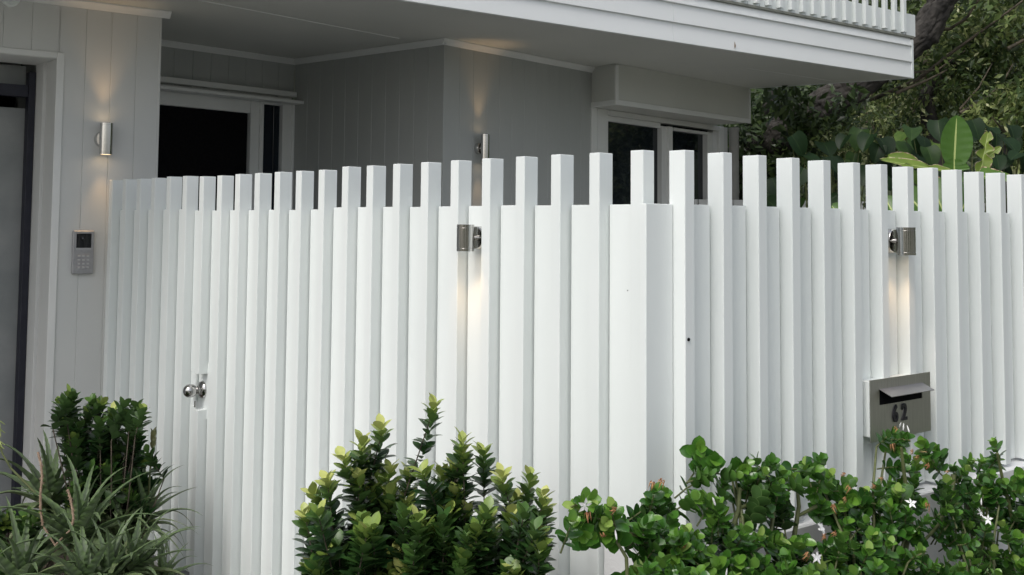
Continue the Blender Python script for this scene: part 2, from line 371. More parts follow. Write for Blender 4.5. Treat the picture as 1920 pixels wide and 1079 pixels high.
# ================================================================== LAMPS
def spot(parent, p, d, e, size, blend=1.0, col=(1.0, .62, .30), rad=.02):
    L = bpy.data.lights.new('lamp_light', 'SPOT'); L.energy = e; L.spot_size = R(size); L.spot_blend = blend; L.color = col; L.shadow_soft_size = rad
    o = link('lamp_light', L, parent, Matrix.Translation(p) @ (-Vector(d)).to_track_quat('Z', 'Y').to_matrix().to_4x4()); return o
def wall_lamp(label, base, nrm, arm, dia, h, group, both, e, size=60):
    """round mounting cup on the wall, tube body held off it by a short arm, axis vertical"""
    t = thing('wall_lamp', label, 'lamp', base, 0, group)
    r = dia / 2; mr = dia * .66
    b = MB(); b.lathe([(.0001, -.001), (mr, -.001), (mr, dia * .42), (mr * .93, dia * .50), (.0001, dia * .50)], base, nrm, 32)
    mt = b.obj('mounting_cup', M['steel'], t)
    side = Z.cross(nrm)
    for s in (-1, 1):
        q = base + nrm * (dia * .50) + side * (s * mr * .62)
        b = MB(); b.lathe([(.0001, .003), (.003, .002), (.0035, -.001)], q, nrm, 10); b.obj('screw', M['polish'], mt)
    c = base + nrm * (arm + r)
    b = MB(); b.tube([base + nrm * (dia * .45), c], dia * .16, 12); b.obj('arm', M['steel'], t)
    hh = h / 2; g = .0012
    prof = [(r - .004, -hh + .006), (r - .004, -hh), (r, -hh), (r, -hh + .010), (r - g, -hh + .0105), (r - g, -hh + .012), (r, -hh + .0125)]
    prof += [(r, hh - .0125), (r - g, hh - .012), (r - g, hh - .0105), (r, hh - .010), (r, hh), (r - .004, hh)]
    prof += [(r - .004, hh - .006)] if both else [(.0001, hh)]
    b = MB(); b.lathe(prof, c, Z, 40); b.obj('tube_body', M['steel'], t)
    for s in ((-1, 1) if both else (-1,)):
        b = MB(); b.lathe([(.0001, 0), (r - .004, 0)], c + Z * (s * (hh - .006)), Z, 24, False); b.obj('lens', M['lamp'], t)
        spot(t, c + Z * (s * (hh + .004)), (0, 0, s), e, size)
    return t

# fence lamps (down only) and house lamps (up and down)
_u, _z = LP.uz(889, 446, -SBL)
wall_lamp('steel down lamp on the fence between the gate and the corner, above the shrub', LP.pt(-4 * S - (S - PW) * .5 - PW * .6, _z, -SBL), LP.n, .048, .066, .098, 'steel lamps on fence and house walls', False, 1.4, 92)
_u, _z = RP.uz(1674, 452, -SBR)
wall_lamp('steel down lamp on the fence above the letterbox', RP.pt(OFR + 6 * PR + PW + (PR - PW) * .5, _z, -SBR), RP.n, .045, .072, .106, 'steel lamps on fence and house walls', False, 1.4, 92)

# ================================================================== HOUSE
ZS = ZC + 7.136 * S                                   # underside of the deck
def sp(px, py): q = at_z(px, py, ZS); return Vector((q.x, q.y, 0))
P_back = sp(553, 112); P_ab = sp(833, 73); P_box = sp(1109.5, 127)
P_bf = sp(1155, 119.4); P_br = sp(1406, 166)
P_fr = sp(1712.5, 146.5); P_fl = sp(755, 0)
P_g = sp(303, 21)
_deg = lambda a, b: math.degrees(math.atan2((b - a).y, (b - a).x))
PB = VPlane(P_ab, _deg(P_ab, P_box))                  # wall with the porch lamp, and the window beyond it
PA = VPlane(P_back, _deg(P_back, P_ab))               # side wall of the porch
PK = VPlane(P_back, _deg(P_ab, P_box) - 1.5)          # back wall with the door
PG = VPlane(P_g, 38.0)                                # garage wall
PF = VPlane(P_fl, _deg(P_fl, P_fr))                   # deck fascia
house = thing('house', 'white and grey house with a deep porch under an overhanging timber deck', 'house', (P_ab.x, P_ab.y, 0))
G0 = .016                                              # floor level of the porch

def cladding(name, pl, us, zfun, m, thick=.016):
    """backing wall + vertical V-jointed boards, each a piece of its own; us = joint positions"""
    out = []
    for i in range(len(us) - 1):
        u0, u1 = us[i] + .0003, us[i + 1] - .0003
        z0, z1 = zfun(.5 * (u0 + u1))
        w = u1 - u0; c = .0028
        b = MB(); b.prism([(0, 0), (0, -thick + c), (c, -thick), (w - c, -thick), (w, -thick + c), (w, 0)], 0, z1 - z0)
        b.obj('cladding_board', m, name, 0, frame(pl.pt(u0, z0, -thick), pl.d, -pl.n, Z))
def joints(u0, u1, step):
    n = max(1, round((u1 - u0) / step)); return [u0 + (u1 - u0) * i / n for i in range(n + 1)]
def bare_wall(name, pl, u0, u1, z0, z1, m, t=.10, off=-.018, parent=house):
    return vbox(name, pl, u0, u1, z0, z1, off - t, off, m, parent, 0)
def cornice(pl, u0, u1, m=None, h=.042, d=.034):
    b = MB(); w = u1 - u0
    pr = [(0, 0), (-d, 0), (-d, -.008), (-d * .55, -h * .62), (-.008, -h), (0, -h)]
    n = len(pr); vs = [Vector((x, y, z)) for x in (0, w) for y, z in pr]
    b.add(vs, [tuple(range(n)), tuple(range(2 * n - 1, n - 1, -1))] + [(i, n + i, n + (i + 1) % n, (i + 1) % n) for i in range(n)])
    return b.obj('cornice', M['trim'], house, 0, frame(pl.pt(u0, ZS - .001, .001), pl.d, -pl.n, Z))

# --- garage wall with its opening
ug = 0.0
uo, _z0 = PG.uz(100, 400); zo = PG.uz(98, 108)[1]      # right edge and head of the opening
gw = bare_wall('garage_wall', PG, uo + .012, ug, -.05, ZS, M['clad'], .14)
jx = [PG.uz(x, 90)[0] for x in (110, 161, 209, 256)]
cladding(gw, PG, [uo + .002] + jx + [ug], lambda u: (.02, ZS - .001), M['clad'])
gl = bare_wall('garage_wall', PG, uo - 3.2, uo + .012, zo, ZS, M['clad'], .14)
st = jx[1] - jx[0]
jl = [uo + .002 - st * i for i in range(22)][::-1]
cladding(gl, PG, jl, lambda u: (zo + .004, ZS - .001), M['clad'])
vbox('corner_bead', PG, ug - .010, ug + .004, .02, ZS - .002, -.05, .004, M['clad'], house)
b = MB(); b.box(-.10, 0, 0, 4.2, 0, ZS - .01); b.obj('garage_wall', M['clad'], house, 0, frame(PG.pt(ug - .004, 0, -.05), PG.d, -PG.n, Z))
cornice(PG, uo - 3, ug + .05)
# trim round the opening, deep reveal, track and interior
vbox('opening_trim', PG, uo - .012, uo + .030, .02, zo + .03, .001, .010, M['trim'], house)
vbox('opening_trim', PG, uo - 3, uo - .0125, zo - .002, zo + .03, .001, .010, M['trim'], house)
RV = .36
vbox('reveal', PG, uo - .008, uo + .010, .0, zo, -RV * .55, -.001, M['clad'], house)
vbox('reveal', PG, uo - .026, uo + .006, .0, zo, -RV, -RV * .55 - .001, M['clad'], house)
vbox('reveal_head', PG, uo - 3, uo - .008, zo - .006, zo + .012, -RV, -.001, M['clad'], house)
vbox('door_track', PG, uo - .066, uo - .0285, .0, zo - .05, -RV - .05, -RV + .02, M['track'], house)
vbox('door_track', PG, uo - 3, uo - .067, zo - .20, zo - .13, -RV - .05, -RV + .01, M['track'], house)
vbox('lintel_beam', PG, uo - 3, uo - .067, zo - .128, zo - .01, -RV - .09, -RV - .052, M['garage'], house)
vbox('track_bracket', PG, uo - .30, uo - .23, zo - .262, zo - .203, -RV - .05, -RV, M['track'], house)
vbox('track_bracket', PG, uo - 1.6, uo - .31, zo - .25, zo - .203, -RV - .04, -RV - .01, M['garage'], house)
# closed garage door panel at the back of the recess
vbox('garage_door', PG, uo - 3.2, uo - .03, .01, zo - .262, -RV - .11, -RV - .065, M['garage'], house)
vbox('interior_wall', PG, uo - 3.6, uo + .1, -.02, zo + .3, -1.2, -.95, M['garage'], house)
vbox('interior_wall', PG, uo + .007, uo + .10, -.02, zo + .3, -1.2, -RV - .01, M['garage'], house)
vbox('garage_wall', PG, uo - 3.9, uo - 3.2, -.05, ZS, -.16, -.018, M['clad'], house)

# --- porch back wall with the door
uK = (P_back - PK.p).dot(PK.d)
uk0 = -2.6
zhead = PK.uz(330, 145)[1]
kw = bare_wall('porch_back_wall', PK, uk0, 0, zhead - .08, ZS, M['clad_shade'])
cladding(kw, PK, joints(uk0, 0, .15), lambda u: (zhead - .06, ZS - .001), M['clad_shade'])
cornice(PK, uk0, 0)
door = vbox('door_frame', PK, uk0, 0, 0, zhead - .08, -.16, -.09, M['black'], house)
def dbox(n, x0, x1, z0, z1, o0, o1, m, row=290, par=None):
    return vbox(n, PK, PK.uz(x0, row, o1)[0], PK.uz(x1, row, o1)[0], z0, z1, o0, o1, m, par or door, .003)
zt = PK.uz(330, 149)[1]
vbox('pelmet', PK, uk0, PK.uz(557, 180, .05)[0], PK.uz(557, 183, .05)[1], PK.uz(557, 173, .05)[1], -.02, .05, M['trim'], door, .003)
vbox('drip_rail', PK, uk0, PK.uz(573, 190, .12)[0], PK.uz(573, 196, .12)[1], PK.uz(573, 190, .12)[1], -.02, .12, M['trim'], door, .003)
zsh = PK.uz(400, 181)[1]                                # top of the sash
vbox('head_rail', PK, uk0, PK.uz(547, 195)[0], zsh + .012, zsh + .06, -.07, .0, M['trim'], door, .003)
zsg = PK.uz(468, 212)[1]                                # top of the screen
dbox('sash_stile', 468.6, 485.8, G0, zsh, -.06, -.015, M['trim'])
vbox('sash_rail', PK, uk0, PK.uz(468.3, 290, -.015)[0], zsg, zsh, -.06, -.016, M['trim'], door, .003)
vbox('screen', PK, uk0, PK.uz(469, 290)[0], G0, zsg + .01, -.055, -.045, M['screen'], door, 0)
dbox('mullion', 487.0, 493.7, G0, zsh + .011, -.07, .004, M['trim'])
zsl = PK.uz(510, 196.5)[1]
dbox('sidelight_glass', 493, 530, G0, zsl + .01, -.055, -.045, M['glass2'])
dbox('sidelight_stile', 511.5, 513.5, G0, zsl, -.044, -.036, M['glass2'])
vbox('head_rail', PK, PK.uz(493.9, 290)[0], PK.uz(528.6, 290)[0], zsl, zsh + .0118, -.06, -.004, M['trim'], door, .003)
dbox('jamb', 528.8, 546.5, G0, zsh + .011, -.07, -.003, M['trim'])
dbox('jamb_trim', 547.0, 553.5, G0, zhead - .085, -.07, .012, M['trim'])

# --- porch side wall
uA = (P_ab - P_back).length
aw = bare_wall('porch_side_wall', PA, 0, uA - .02, -.05, ZS, M['clad_shade'])
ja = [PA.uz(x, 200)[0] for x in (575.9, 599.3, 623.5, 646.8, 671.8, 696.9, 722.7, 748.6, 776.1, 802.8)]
cladding(aw, PA, [.001] + ja + [uA - .012], lambda u: (G0, ZS - .001), M['clad_shade'])
cornice(PA, 0, uA + .03)
# --- front porch wall
uB = (P_box - P_ab).length
bw = bare_wall('porch_front_wall', PB, .02, uB, -.05, ZS, M['clad_shade'])
cladding(bw, PB, [.012] + joints(.165, uB, .15), lambda u: (G0, ZS - .001), M['clad_shade'])
vbox('corner_bead', PB, -.006, .0115, G0, ZS - .002, -.02, .006, M['clad_shade'], house)
cornice(PB, -.03, uB)
# --- bulkhead box over the window
bd = (P_bf - P_box).length
zbx = VPlane(P_bf, _deg(P_bf, P_br)).uz(1200, 201.5)[1]
PX = VPlane(P_bf, _deg(P_bf, P_br)); uX = (P_br - P_bf).length
b = MB(); inn = PX.pt(uX, 0, -1.2); inn0 = PX.pt(-.02, 0, -1.2)
b.prism([(P_bf.x, P_bf.y), (P_br.x, P_br.y), (inn.x, inn.y), (P_box.x - PB.n.x * .3, P_box.y - PB.n.y * .3), (P_box.x, P_box.y)], zbx, ZS - .001)
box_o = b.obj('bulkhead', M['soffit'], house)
vbox('bulkhead_trim', PX, -.008, uX + .004, zbx - .006, zbx + .034, -.012, .008, M['trim'], box_o)
vbox('bulkhead_trim', PX, -.006, .030, zbx + .0345, ZS - .012, -.010, .006, M['trim'], box_o)
vbox('bulkhead_trim', PX, uX - .016, uX + .006, zbx + .0345, ZS - .012, -.010, .006, M['trim'], box_o)
PXs = VPlane(P_box, _deg(P_box, P_bf))
vbox('bulkhead_trim', PXs, -.002, bd - .004, zbx - .006, zbx + .034, -.012, .008, M['trim'], box_o)
# --- window under the bulkhead
uW1 = PB.uz(1358, 300)[0]
win = vbox('window', PB, uB + .002, uW1, .2, zbx - .002, -.16, -.09, M['black'], house)
def wbox(n, x0, x1, z0, z1, o0, o1, m, row=300):
    return vbox(n, PB, PB.uz(x0, row, o1)[0], PB.uz(x1, row, o1)[0], z0, z1, o0, o1, m, win, .003)
zg1 = PB.uz(1180, 232)[1]; zg2 = PB.uz(1290, 248.5)[1]
wbox('window_trim', 1110.3, 1119.8, .2, zbx - .003, -.08, .014, M['trim'])
wbox('jamb', 1120.2, 1140.4, .2, zbx - .003, -.08, .0, M['trim'])
wbox('window_pane', 1139.5, 1242, .2, zg1 + .01, -.06, -.052, M['glass'])
vbox('head_rail', PB, PB.uz(1140.6, 300)[0], PB.uz(1241, 300)[0], zg1, zbx - .05, -.07, -.012, M['trim'], win, .003)
vbox('head_rail', PB, PB.uz(1140.6, 300)[0], PB.uz(1349, 300)[0], zbx - .048, zbx - .003, -.08, .004, M['trim'], win, .003)
wbox('sash_stile', 1241.3, 1253.5, .2, zbx - .075, -.06, -.004, M['trim'])
wbox('sash_stile', 1254, 1261.7, .2, zbx - .075, -.05, .022, M['trim'])
vbox('sash_rail', PB, PB.uz(1262, 300)[0], PB.uz(1336, 300)[0], zg2, zbx - .078, -.05, .016, M['trim'], win, .003)
wbox('window_pane', 1261, 1328, .2, zg2 + .01, -.045, -.037, M['glass'])
wbox('sash_stile', 1327, 1336.4, .2, zg2 - .001, -.05, .016, M['trim'])
wbox('jamb', 1337, 1348.5, .2, zbx - .05, -.08, -.02, M['trim'])
wbox('jamb', 1349, 1358, .2, zbx - .003, -.08, .010, M['trim'])
bare_wall('side_wall', PB, uW1, uW1 + .10, -.05, zbx - .002, M['clad'], .3)
bare_wall('side_wall', PB, uB, uW1, -.05, .2, M['clad'], .12)
b = MB(); pc = PB.pt(PB.uz(1371, 300, .0)[0], 0, .03); pr = .047
b.tube([(pc.x, pc.y, -.02), (pc.x, pc.y, zbx - .003)], pr, 20); dp = b.obj('downpipe', M['pipe'], house)
for zz in (PB.uz(1371, 246)[1] - .01, PB.uz(1371, 362)[1]):
    b = MB(); b.tube([(pc.x, pc.y, zz), (pc.x, pc.y, zz + .012)], pr + .004, 20); b.obj('pipe_collar', M['pipe'], dp)
b = MB(); b.tube([(pc.x, pc.y, PB.uz(1371, 246)[1]), (pc.x, pc.y, zbx - .004)], pr + .005, 20); b.obj('pipe_socket', M['pipe'], dp)

# --- deck: soffit, slab, fascia boards, railing
uF = (P_fr - P_fl).length; UL = -5.0
back_l = PF.pt(UL, 0, -8); back_r = P_br + (P_br - P_fr).normalized() * 1.6
b = MB(); fl = PF.pt(UL, 0, -.03); fr = PF.pt(uF - .01, 0, -.03)
b.prism([(fl.x, fl.y), (fr.x, fr.y), (back_r.x, back_r.y), (P_back.x + 4, P_back.y + 5), (back_l.x, back_l.y)], ZS, ZS + .33)
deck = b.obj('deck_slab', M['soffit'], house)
b = MB(); q0 = P_fr + (P_br - P_fr).normalized() * .02; dd = (P_br - P_fr).normalized(); nn = Vector((-dd.y, dd.x, 0)) * -1
b.box(0, (P_br - P_fr).length + 1.4, -.012, .004, -.004, .33); b.obj('deck_side_trim', M['fascia'], house, 0, frame(Vector((q0.x, q0.y, ZS)), dd, dd.cross(Z) * -1, Z))
# soffit sheet joint
a0, a1 = sp(372, 0), sp(748, 72)
b = MB(); b.tube([(a0.x, a0.y, ZS - .001), (a1.x, a1.y, ZS - .001)], .004, 6); b.obj('soffit_joint', M['trim'], deck)
a0, a1 = sp(1400, 128), sp(1560, 152)
b = MB(); b.tube([(a0.x, a0.y, ZS), (a1.x, a1.y, ZS)], .003, 6); b.obj('soffit_joint', M['trim'], deck)
# weatherboards: each bottom edge stands proud of the board below
zw = [ZS - .004] + [PF.uz(1700, y)[1] for y in (115.3, 85.2)] + [PF.uz(1700, 70.5)[1]]
ju = PF.uz(1262, 20)[0]
for i in range(3):
    for u0, u1 in ((UL, ju - .001), (ju + .001, uF - .028)):
        w = u1 - u0; h = zw[i + 1] - zw[i]
        b = MB(); pr_ = [(0, 0), (-.028, 0), (-.028, .004), (-.010, h + .012), (0, h + .012)] if i < 2 else [(0, 0), (-.028, 0), (-.028, .004), (-.012, h), (0, h)]
        n_ = len(pr_); vs_ = [Vector((x, y, z)) for x in (0, w) for y, z in pr_]
        b.add(vs_, [tuple(range(n_)), tuple(range(2 * n_ - 1, n_ - 1, -1))] + [(k, n_ + k, n_ + (k + 1) % n_, (k + 1) % n_) for k in range(n_)])
        b.obj('weatherboard', M['fascia'], house, 0, frame(PF.pt(u0, zw[i], -.02 + i * .0005), PF.d, -PF.n, Z))
vbox('corner_trim', PF, uF - .027, uF + .002, ZS - .006, zw[3] - .012, -.04, .006, M['white'], house)
vbox('deck_edge', PF, UL, uF + .004, zw[3] + .0005, zw[3] + .020, -.06, .012, M['rail'], house)
# railing: boards low behind, square slats in front
rail = thing('balcony_railing', 'white slatted balcony railing along the edge of the deck', 'railing', PF.pt(uF * .5, zw[3]))
zr0 = zw[3] + .021
sx = [1695.2, 1677.4, 1660.2, 1642.2, 1624.0, 1605.2, 1586.0, 1566.3, 1546.2, 1525.6, 1505.0, 1483.4, 1461.5, 1441]
us = [PF.uz(x, 60 - (1700 - x) * .17, .03)[0] for x in sx]
step = (us[0] - us[-1]) / (len(us) - 1)
zs0 = PF.uz(1700, 60.5, .03)[1]; zbt = PF.uz(1710, 27, .0)[1]
b = MB(); b.box(0, .040, 0, .035, 0, 1.0); me_slat = b.mesh('slat', M['white'], .0015)
b = MB(); b.box(0, step - .006, 0, .012, 0, zbt - zr0); me_lb = b.mesh('board', M['white'], .001)
for k in range(42):
    u = us[0] - k * step
    if u < UL + 2: break
    link('slat', me_slat, rail, frame(PF.pt(u, zs0, .030), PF.d, -PF.n, Z))
    link('board', me_lb, rail, frame(PF.pt(u + .012 - step * .5, zr0, -.006), PF.d, -PF.n, Z))
link('board', me_lb, rail, frame(PF.pt(uF - step * .55, zr0, -.008), PF.d, -PF.n, Z))
vbox('rail', PF, us[0] - 41 * step, uF, zs0 + .86, zs0 + .92, -.05, -.007, M['white'], rail)
vbox('rail', PF, us[0] - 41 * step, uF, zs0 + .30, zs0 + .34, -.05, -.020, M['white'], rail)
# upper storey set back on the deck
up = PF
vbox('upper_wall', PF, UL, uF - 1.2, ZS + .33, ZS + 3.1, -6, -2.2, M['fascia'], house, 0)
for u in (uF - 3.4, uF - 6.2):
    w_ = vbox('upper_window', PF, u, u + 1.9, ZS + .40, ZS + 2.4, -2.205, -2.16, M['trim'], house)
    vbox('window_pane', PF, u + .08, u + 1.82, ZS + .48, ZS + 2.32, -2.159, -2.152, M['glass'], w_, 0)
vbox('roof', PF, UL, uF - .6, ZS + 3.1, ZS + 3.3, -6.4, -1.6, M['fascia'], house, 0)

# house lamps, intercom, camera
_u, _z = PG.uz(192, 262, 0)
wall_lamp('steel up and down lamp on the grey garage wall above the intercom', PG.pt(_u, _z, .0), PG.n, .030, .074, PG.uz(207, 233)[1] - PG.uz(207, 291)[1], 'steel lamps on fence and house walls', True, 2.6, 58)
_u, _z = PB.uz(896, 279, 0)
wall_lamp('steel up and down lamp on the porch wall behind the fence pickets', PB.pt(_u, _z, .0), PB.n, .036, .062, .196, 'steel lamps on fence and house walls', True, 2.6, 58)

t = thing('intercom', 'silver grey video intercom with keypad on the garage wall', 'intercom', PG.pt(PG.uz(156, 470)[0], 1.4, 0))
OI = .028
u0, u1 = PG.uz(137, 470, OI)[0], PG.uz(176.3, 470, OI)[0]; z0, z1 = PG.uz(156, 514, OI)[1], PG.uz(156, 433, OI)[1]
vbox('body', PG, u0, u1, z0, z1, .0005, OI, M['intercom'], t, .004)
s0, s1 = PG.uz(143.4, 450, OI)[0], PG.uz(171.2, 450, OI)[0]; y0, y1 = PG.uz(157, 465, OI)[1], PG.uz(157, 438.2, OI)[1]
cp_ = vbox('camera_panel', PG, s0, s1, y0, y1, OI, OI + .0015, M['lens'], t, .0005)
b = MB(); b.lathe([(.013, -.001), (.013, .002), (.009, .0025), (.0075, .004), (.004, .0055), (.0001, .006)], PG.pt((s0 + s1) / 2 - .002, y0 + (y1 - y0) * .62, OI + .0015), PG.n, 24); b.obj('lens', M['lens'], cp_)
vbox('light_strip', PG, s0, s1, y0 - .011, y0 - .002, OI, OI + .0012, M['key'], t, .0004)
kz0 = z0 + (z1 - z0) * .095; kz1 = z0 + (z1 - z0) * .46
kp_ = vbox('keypad', PG, s0 + .002, s1 - .002, kz0, kz1, OI, OI + .0008, M['intercom'], t, .0004)
for r_ in range(4):
    for c_ in range(3):
        uu = s0 + (s1 - s0) * (.20 + .30 * c_); zz = kz0 + (kz1 - kz0) * (.14 + .24 * r_)
        vbox('key', PG, uu - .0075, uu + .0075, zz - .0055, zz + .0055, OI + .0008, OI + .003, M['key'], kp_, .0012)

t = thing('security_camera', 'white dome camera high on the garage wall', 'camera', PG.pt(PG.uz(18, 2)[0], PG.uz(18, 2)[1], 0))
q = PG.pt(PG.uz(19, -1)[0], PG.uz(19, -3)[1], 0)
b = MB(); b.lathe([(.0001, -.001), (.050, -.001), (.050, .018), (.044, .024), (.0001, .024)], q, PG.n, 28); b.obj('base', M['white'], t)
b = MB(); b.lathe([(.034, .02), (.038, .035), (.036, .052), (.026, .066), (.012, .072), (.0001, .073)], q + Vector((.006, 0, .012)), PG.n, 28); b.obj('dome', M['white'], t)

# ================================================================== LETTERBOX 62
olb = .012                                              # faceplate stands just in front of the pickets
u0 = RP.uz(1631.2, 714, olb)[0]; u1 = RP.uz(1743.8, 697.5, olb)[0]; z1 = RP.uz(1631.1, 714, olb)[1]; z0 = RP.uz(1633.9, 830.9, olb)[1]
lb = thing('letterbox', 'steel fronted letterbox numbered 62 built into the slatted fence', 'letterbox', RP.pt((u0 + u1) / 2, z0, olb))
body = vbox('body', RP, u0 + .004, u1 - .02, z0 + .018, z1 - .006, -SBR + .001, olb - .0035, M['white'], lb, .002)
# faceplate with a real slot (four strips round the opening)
a0, b1 = RP.uz(1648.9, 740, olb); a1, _ = RP.uz(1729, 740, olb); b0 = RP.uz(1649.2, 760.5, olb)[1]; b1 = b0 + .058
b = MB(); yf, yb = 0.0, .003
W_, H_ = u1 - u0, z1 - z0; A0, A1, B0, B1 = a0 - u0, a1 - u0, b0 - z0, b1 - z0
for x0, x1, y0, y1 in ((0, W_, 0, B0), (0, W_, B1, H_), (0, A0, B0, B1), (A1, W_, B0, B1)): b.box(x0, x1, yf, yb, y0, y1)
plate = b.obj('faceplate', M['plate'], lb, 0, frame(RP.pt(u0, z0, olb), RP.d, -RP.n, Z))
vbox('slot', RP, a0 - .004, a1 + .004, b0 - .004, b1 + .004, olb - .0034, olb - .0031, M['black'], lb, 0)
b = MB(); fl_ = .052
b.add([Vector((0, 0, 0)), Vector((A1 - A0 + .002, 0, 0)), Vector((A1 - A0 + .002, -fl_, -.022)), Vector((0, -fl_, -.022)), Vector((0, 0, -.002)), Vector((A1 - A0 + .002, 0, -.002)), Vector((A1 - A0 + .002, -fl_, -.0242)), Vector((0, -fl_, -.0242))],
      [(0, 3, 2, 1), (4, 5, 6, 7), (2, 3, 7, 6), (0, 4, 7, 3), (1, 2, 6, 5), (0, 1, 5, 4)])
b.obj('flap', M['flap'], lb, 0, frame(RP.pt(a0 - .001, b1 + .002, olb + .0005), RP.d, -RP.n, Z))
def text_mesh(body_, size, ext, m, off=.0):
    cu = bpy.data.curves.new('numeral', 'FONT'); cu.body = body_; cu.size = size; cu.extrude = ext; cu.offset = off; cu.resolution_u = 4
    cu.bevel_depth = 0
    o = bpy.data.objects.new('numeral', cu); COL.objects.link(o)
    bpy.context.view_layer.update()
    me = bpy.data.meshes.new_from_object(o.evaluated_get(bpy.context.evaluated_depsgraph_get()))
    bpy.data.objects.remove(o); me.materials.clear(); me.materials.append(m); return me
for ch, x0, yb_ in (('6', 1673.2, 795.3), ('2', 1690.2, 791.5)):
    uu, zz = RP.uz(x0, yb_ - 4, olb)
    me = text_mesh(ch, .086, .0025, M['numeral'], .0024)
    link('numeral', me, plate, frame(RP.pt(uu, zz, olb + .003), RP.d * .82, Z, RP.n))

# dead leaf caught on the fascia
h = PF.hit(1377, 94, .004)
b = MB(); b.add([h + Z * .065 + PF.d * .002, h + PF.d * .011 + Z * .03 + PF.n * .006, h - Z * .004, h - PF.d * .008 + Z * .03 + PF.n * .012], [(0, 1, 2), (0, 2, 3)], True)
tag(b.obj('dead_leaf', M['deadleaf']), 'small dry brown leaf caught on the deck fascia', 'leaf')

# ================================================================== PLANTS
def leaf_template(shape, ny, cols, cup=.18, arch=.12, fold=0.0):
    """unit leaf along +y, upper side +z. returns verts, faces, edge weights"""
    vs, fs, ed = [], [], []
    for i in range(ny + 1):
        t = i / ny; w = shape(t)
        for c in cols:
            x = c * w; z = cup * abs(c) ** 1.6 * w - arch * t * t + fold * abs(c) * w
            vs.append((x, t, z)); ed.append(1.0 if abs(c) > .95 else 0.0)
    n = len(cols)
    for i in range(ny):
        for j in range(n - 1):
            fs.append((i * n + j, i * n + j + 1, (i + 1) * n + j + 1, (i + 1) * n + j))
    return vs, fs, ed
def sh_obovate(t):   # widest past the middle, pointed
    return .30 * (max(0.0, math.sin(math.pi * t ** 1.2)) ** .85 if 0 < t < 1 else 0) + .012 * (1 - t)
def sh_round(t):     # broad, nearly round with a tiny point
    return (.44 * math.sqrt(max(0, 1 - (2 * t - .98) ** 2)) * (1.02 - .18 * t)) + .01 * (1 - t) if t < .99 else .004
def sh_tree(t): return .21 * max(0, math.sin(math.pi * t ** .9)) + .004
def sh_heart(t):
    return .46 * math.sqrt(max(0, 1 - (2 * t - .80) ** 2 / 1.45)) * (1 - .35 * t ** 3) if t < .99 else .004
def make_leaf_set(name, shape, m, tones, variants, ny=6, cols=(-1, -.86, 0, .86, 1), rib=False):
    out = {}
    for ti, tn in enumerate(tones):
        for vi, (cup, arch) in enumerate(variants):
            vs, fs, ed = leaf_template(shape, ny, cols, cup, arch)
            if rib: ed = [1.0 if abs(cols[q % len(cols)]) < .01 else 0.0 for q in range(len(vs))]
            b = MB(); b.add(vs, fs, True)
            out[ti, vi] = b.mesh(name, m, 0, {'tone': [tn] * len(vs), 'edge': ed})
    return out
def lmat(p, d, nrm, s):
    y = d.normalized(); x = y.cross(nrm)
    if x.length < 1e-4: x = y.orthogonal()
    x.normalize(); z = x.cross(y)
    return frame(p, x * s, y * s, z * s)
def rvec(rn): return Vector((rn.gauss(0, 1), rn.gauss(0, 1), rn.gauss(0, 1)))
def pixel(p):
    v = p - CAM; d = v.dot(FW); return 960 + FPX * v.dot(RT) / d, CYP - FPX * v.dot(UP) / d, d

def shoot(rn, tip, ax, length, step, per, L, tone_tip, tone_low, opposite, spread=(34, 64), young=.05, tipscale=.8):
    """leaves along one shoot. returns [(matrix, tone)] and the shoot's foot"""
    ax = ax.normalized(); e1 = ax.orthogonal().normalized(); e2 = ax.cross(e1); out = []
    n = max(3, int(length / step)); ph = rn.uniform(0, 6.28)
    bend = (rvec(rn) * .25); bend -= ax * bend.dot(ax)
    for i in range(n):
        s = i * step * rn.uniform(.85, 1.15); f = min(1, s / max(young * 2.2, 1e-3)); g = s / length
        p = tip - ax * s + bend * (g * g * length * .6)
        for k in range(per):
            a = ph + (i * math.pi / 2 + k * math.pi if opposite else (i * per + k) * 2.39996) + rn.uniform(-.22, .22)
            rad = e1 * math.cos(a) + e2 * math.sin(a)
            th = R(spread[0] + (spread[1] - spread[0]) * min(1, f * .75 + g * .35) + rn.uniform(-11, 11))
            d = ax * math.cos(th) + rad * math.sin(th)
            nr = ax * math.sin(th) - rad * math.cos(th) + rvec(rn) * .10
            ls = L * (tipscale + (1 - tipscale) * min(1, f * 1.25)) * rn.uniform(.82, 1.14)
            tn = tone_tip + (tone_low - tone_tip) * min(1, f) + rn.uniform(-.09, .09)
            out.append((lmat(p, d, nr, ls), tn))
    return out, tip - ax * length + bend * (length * .6)

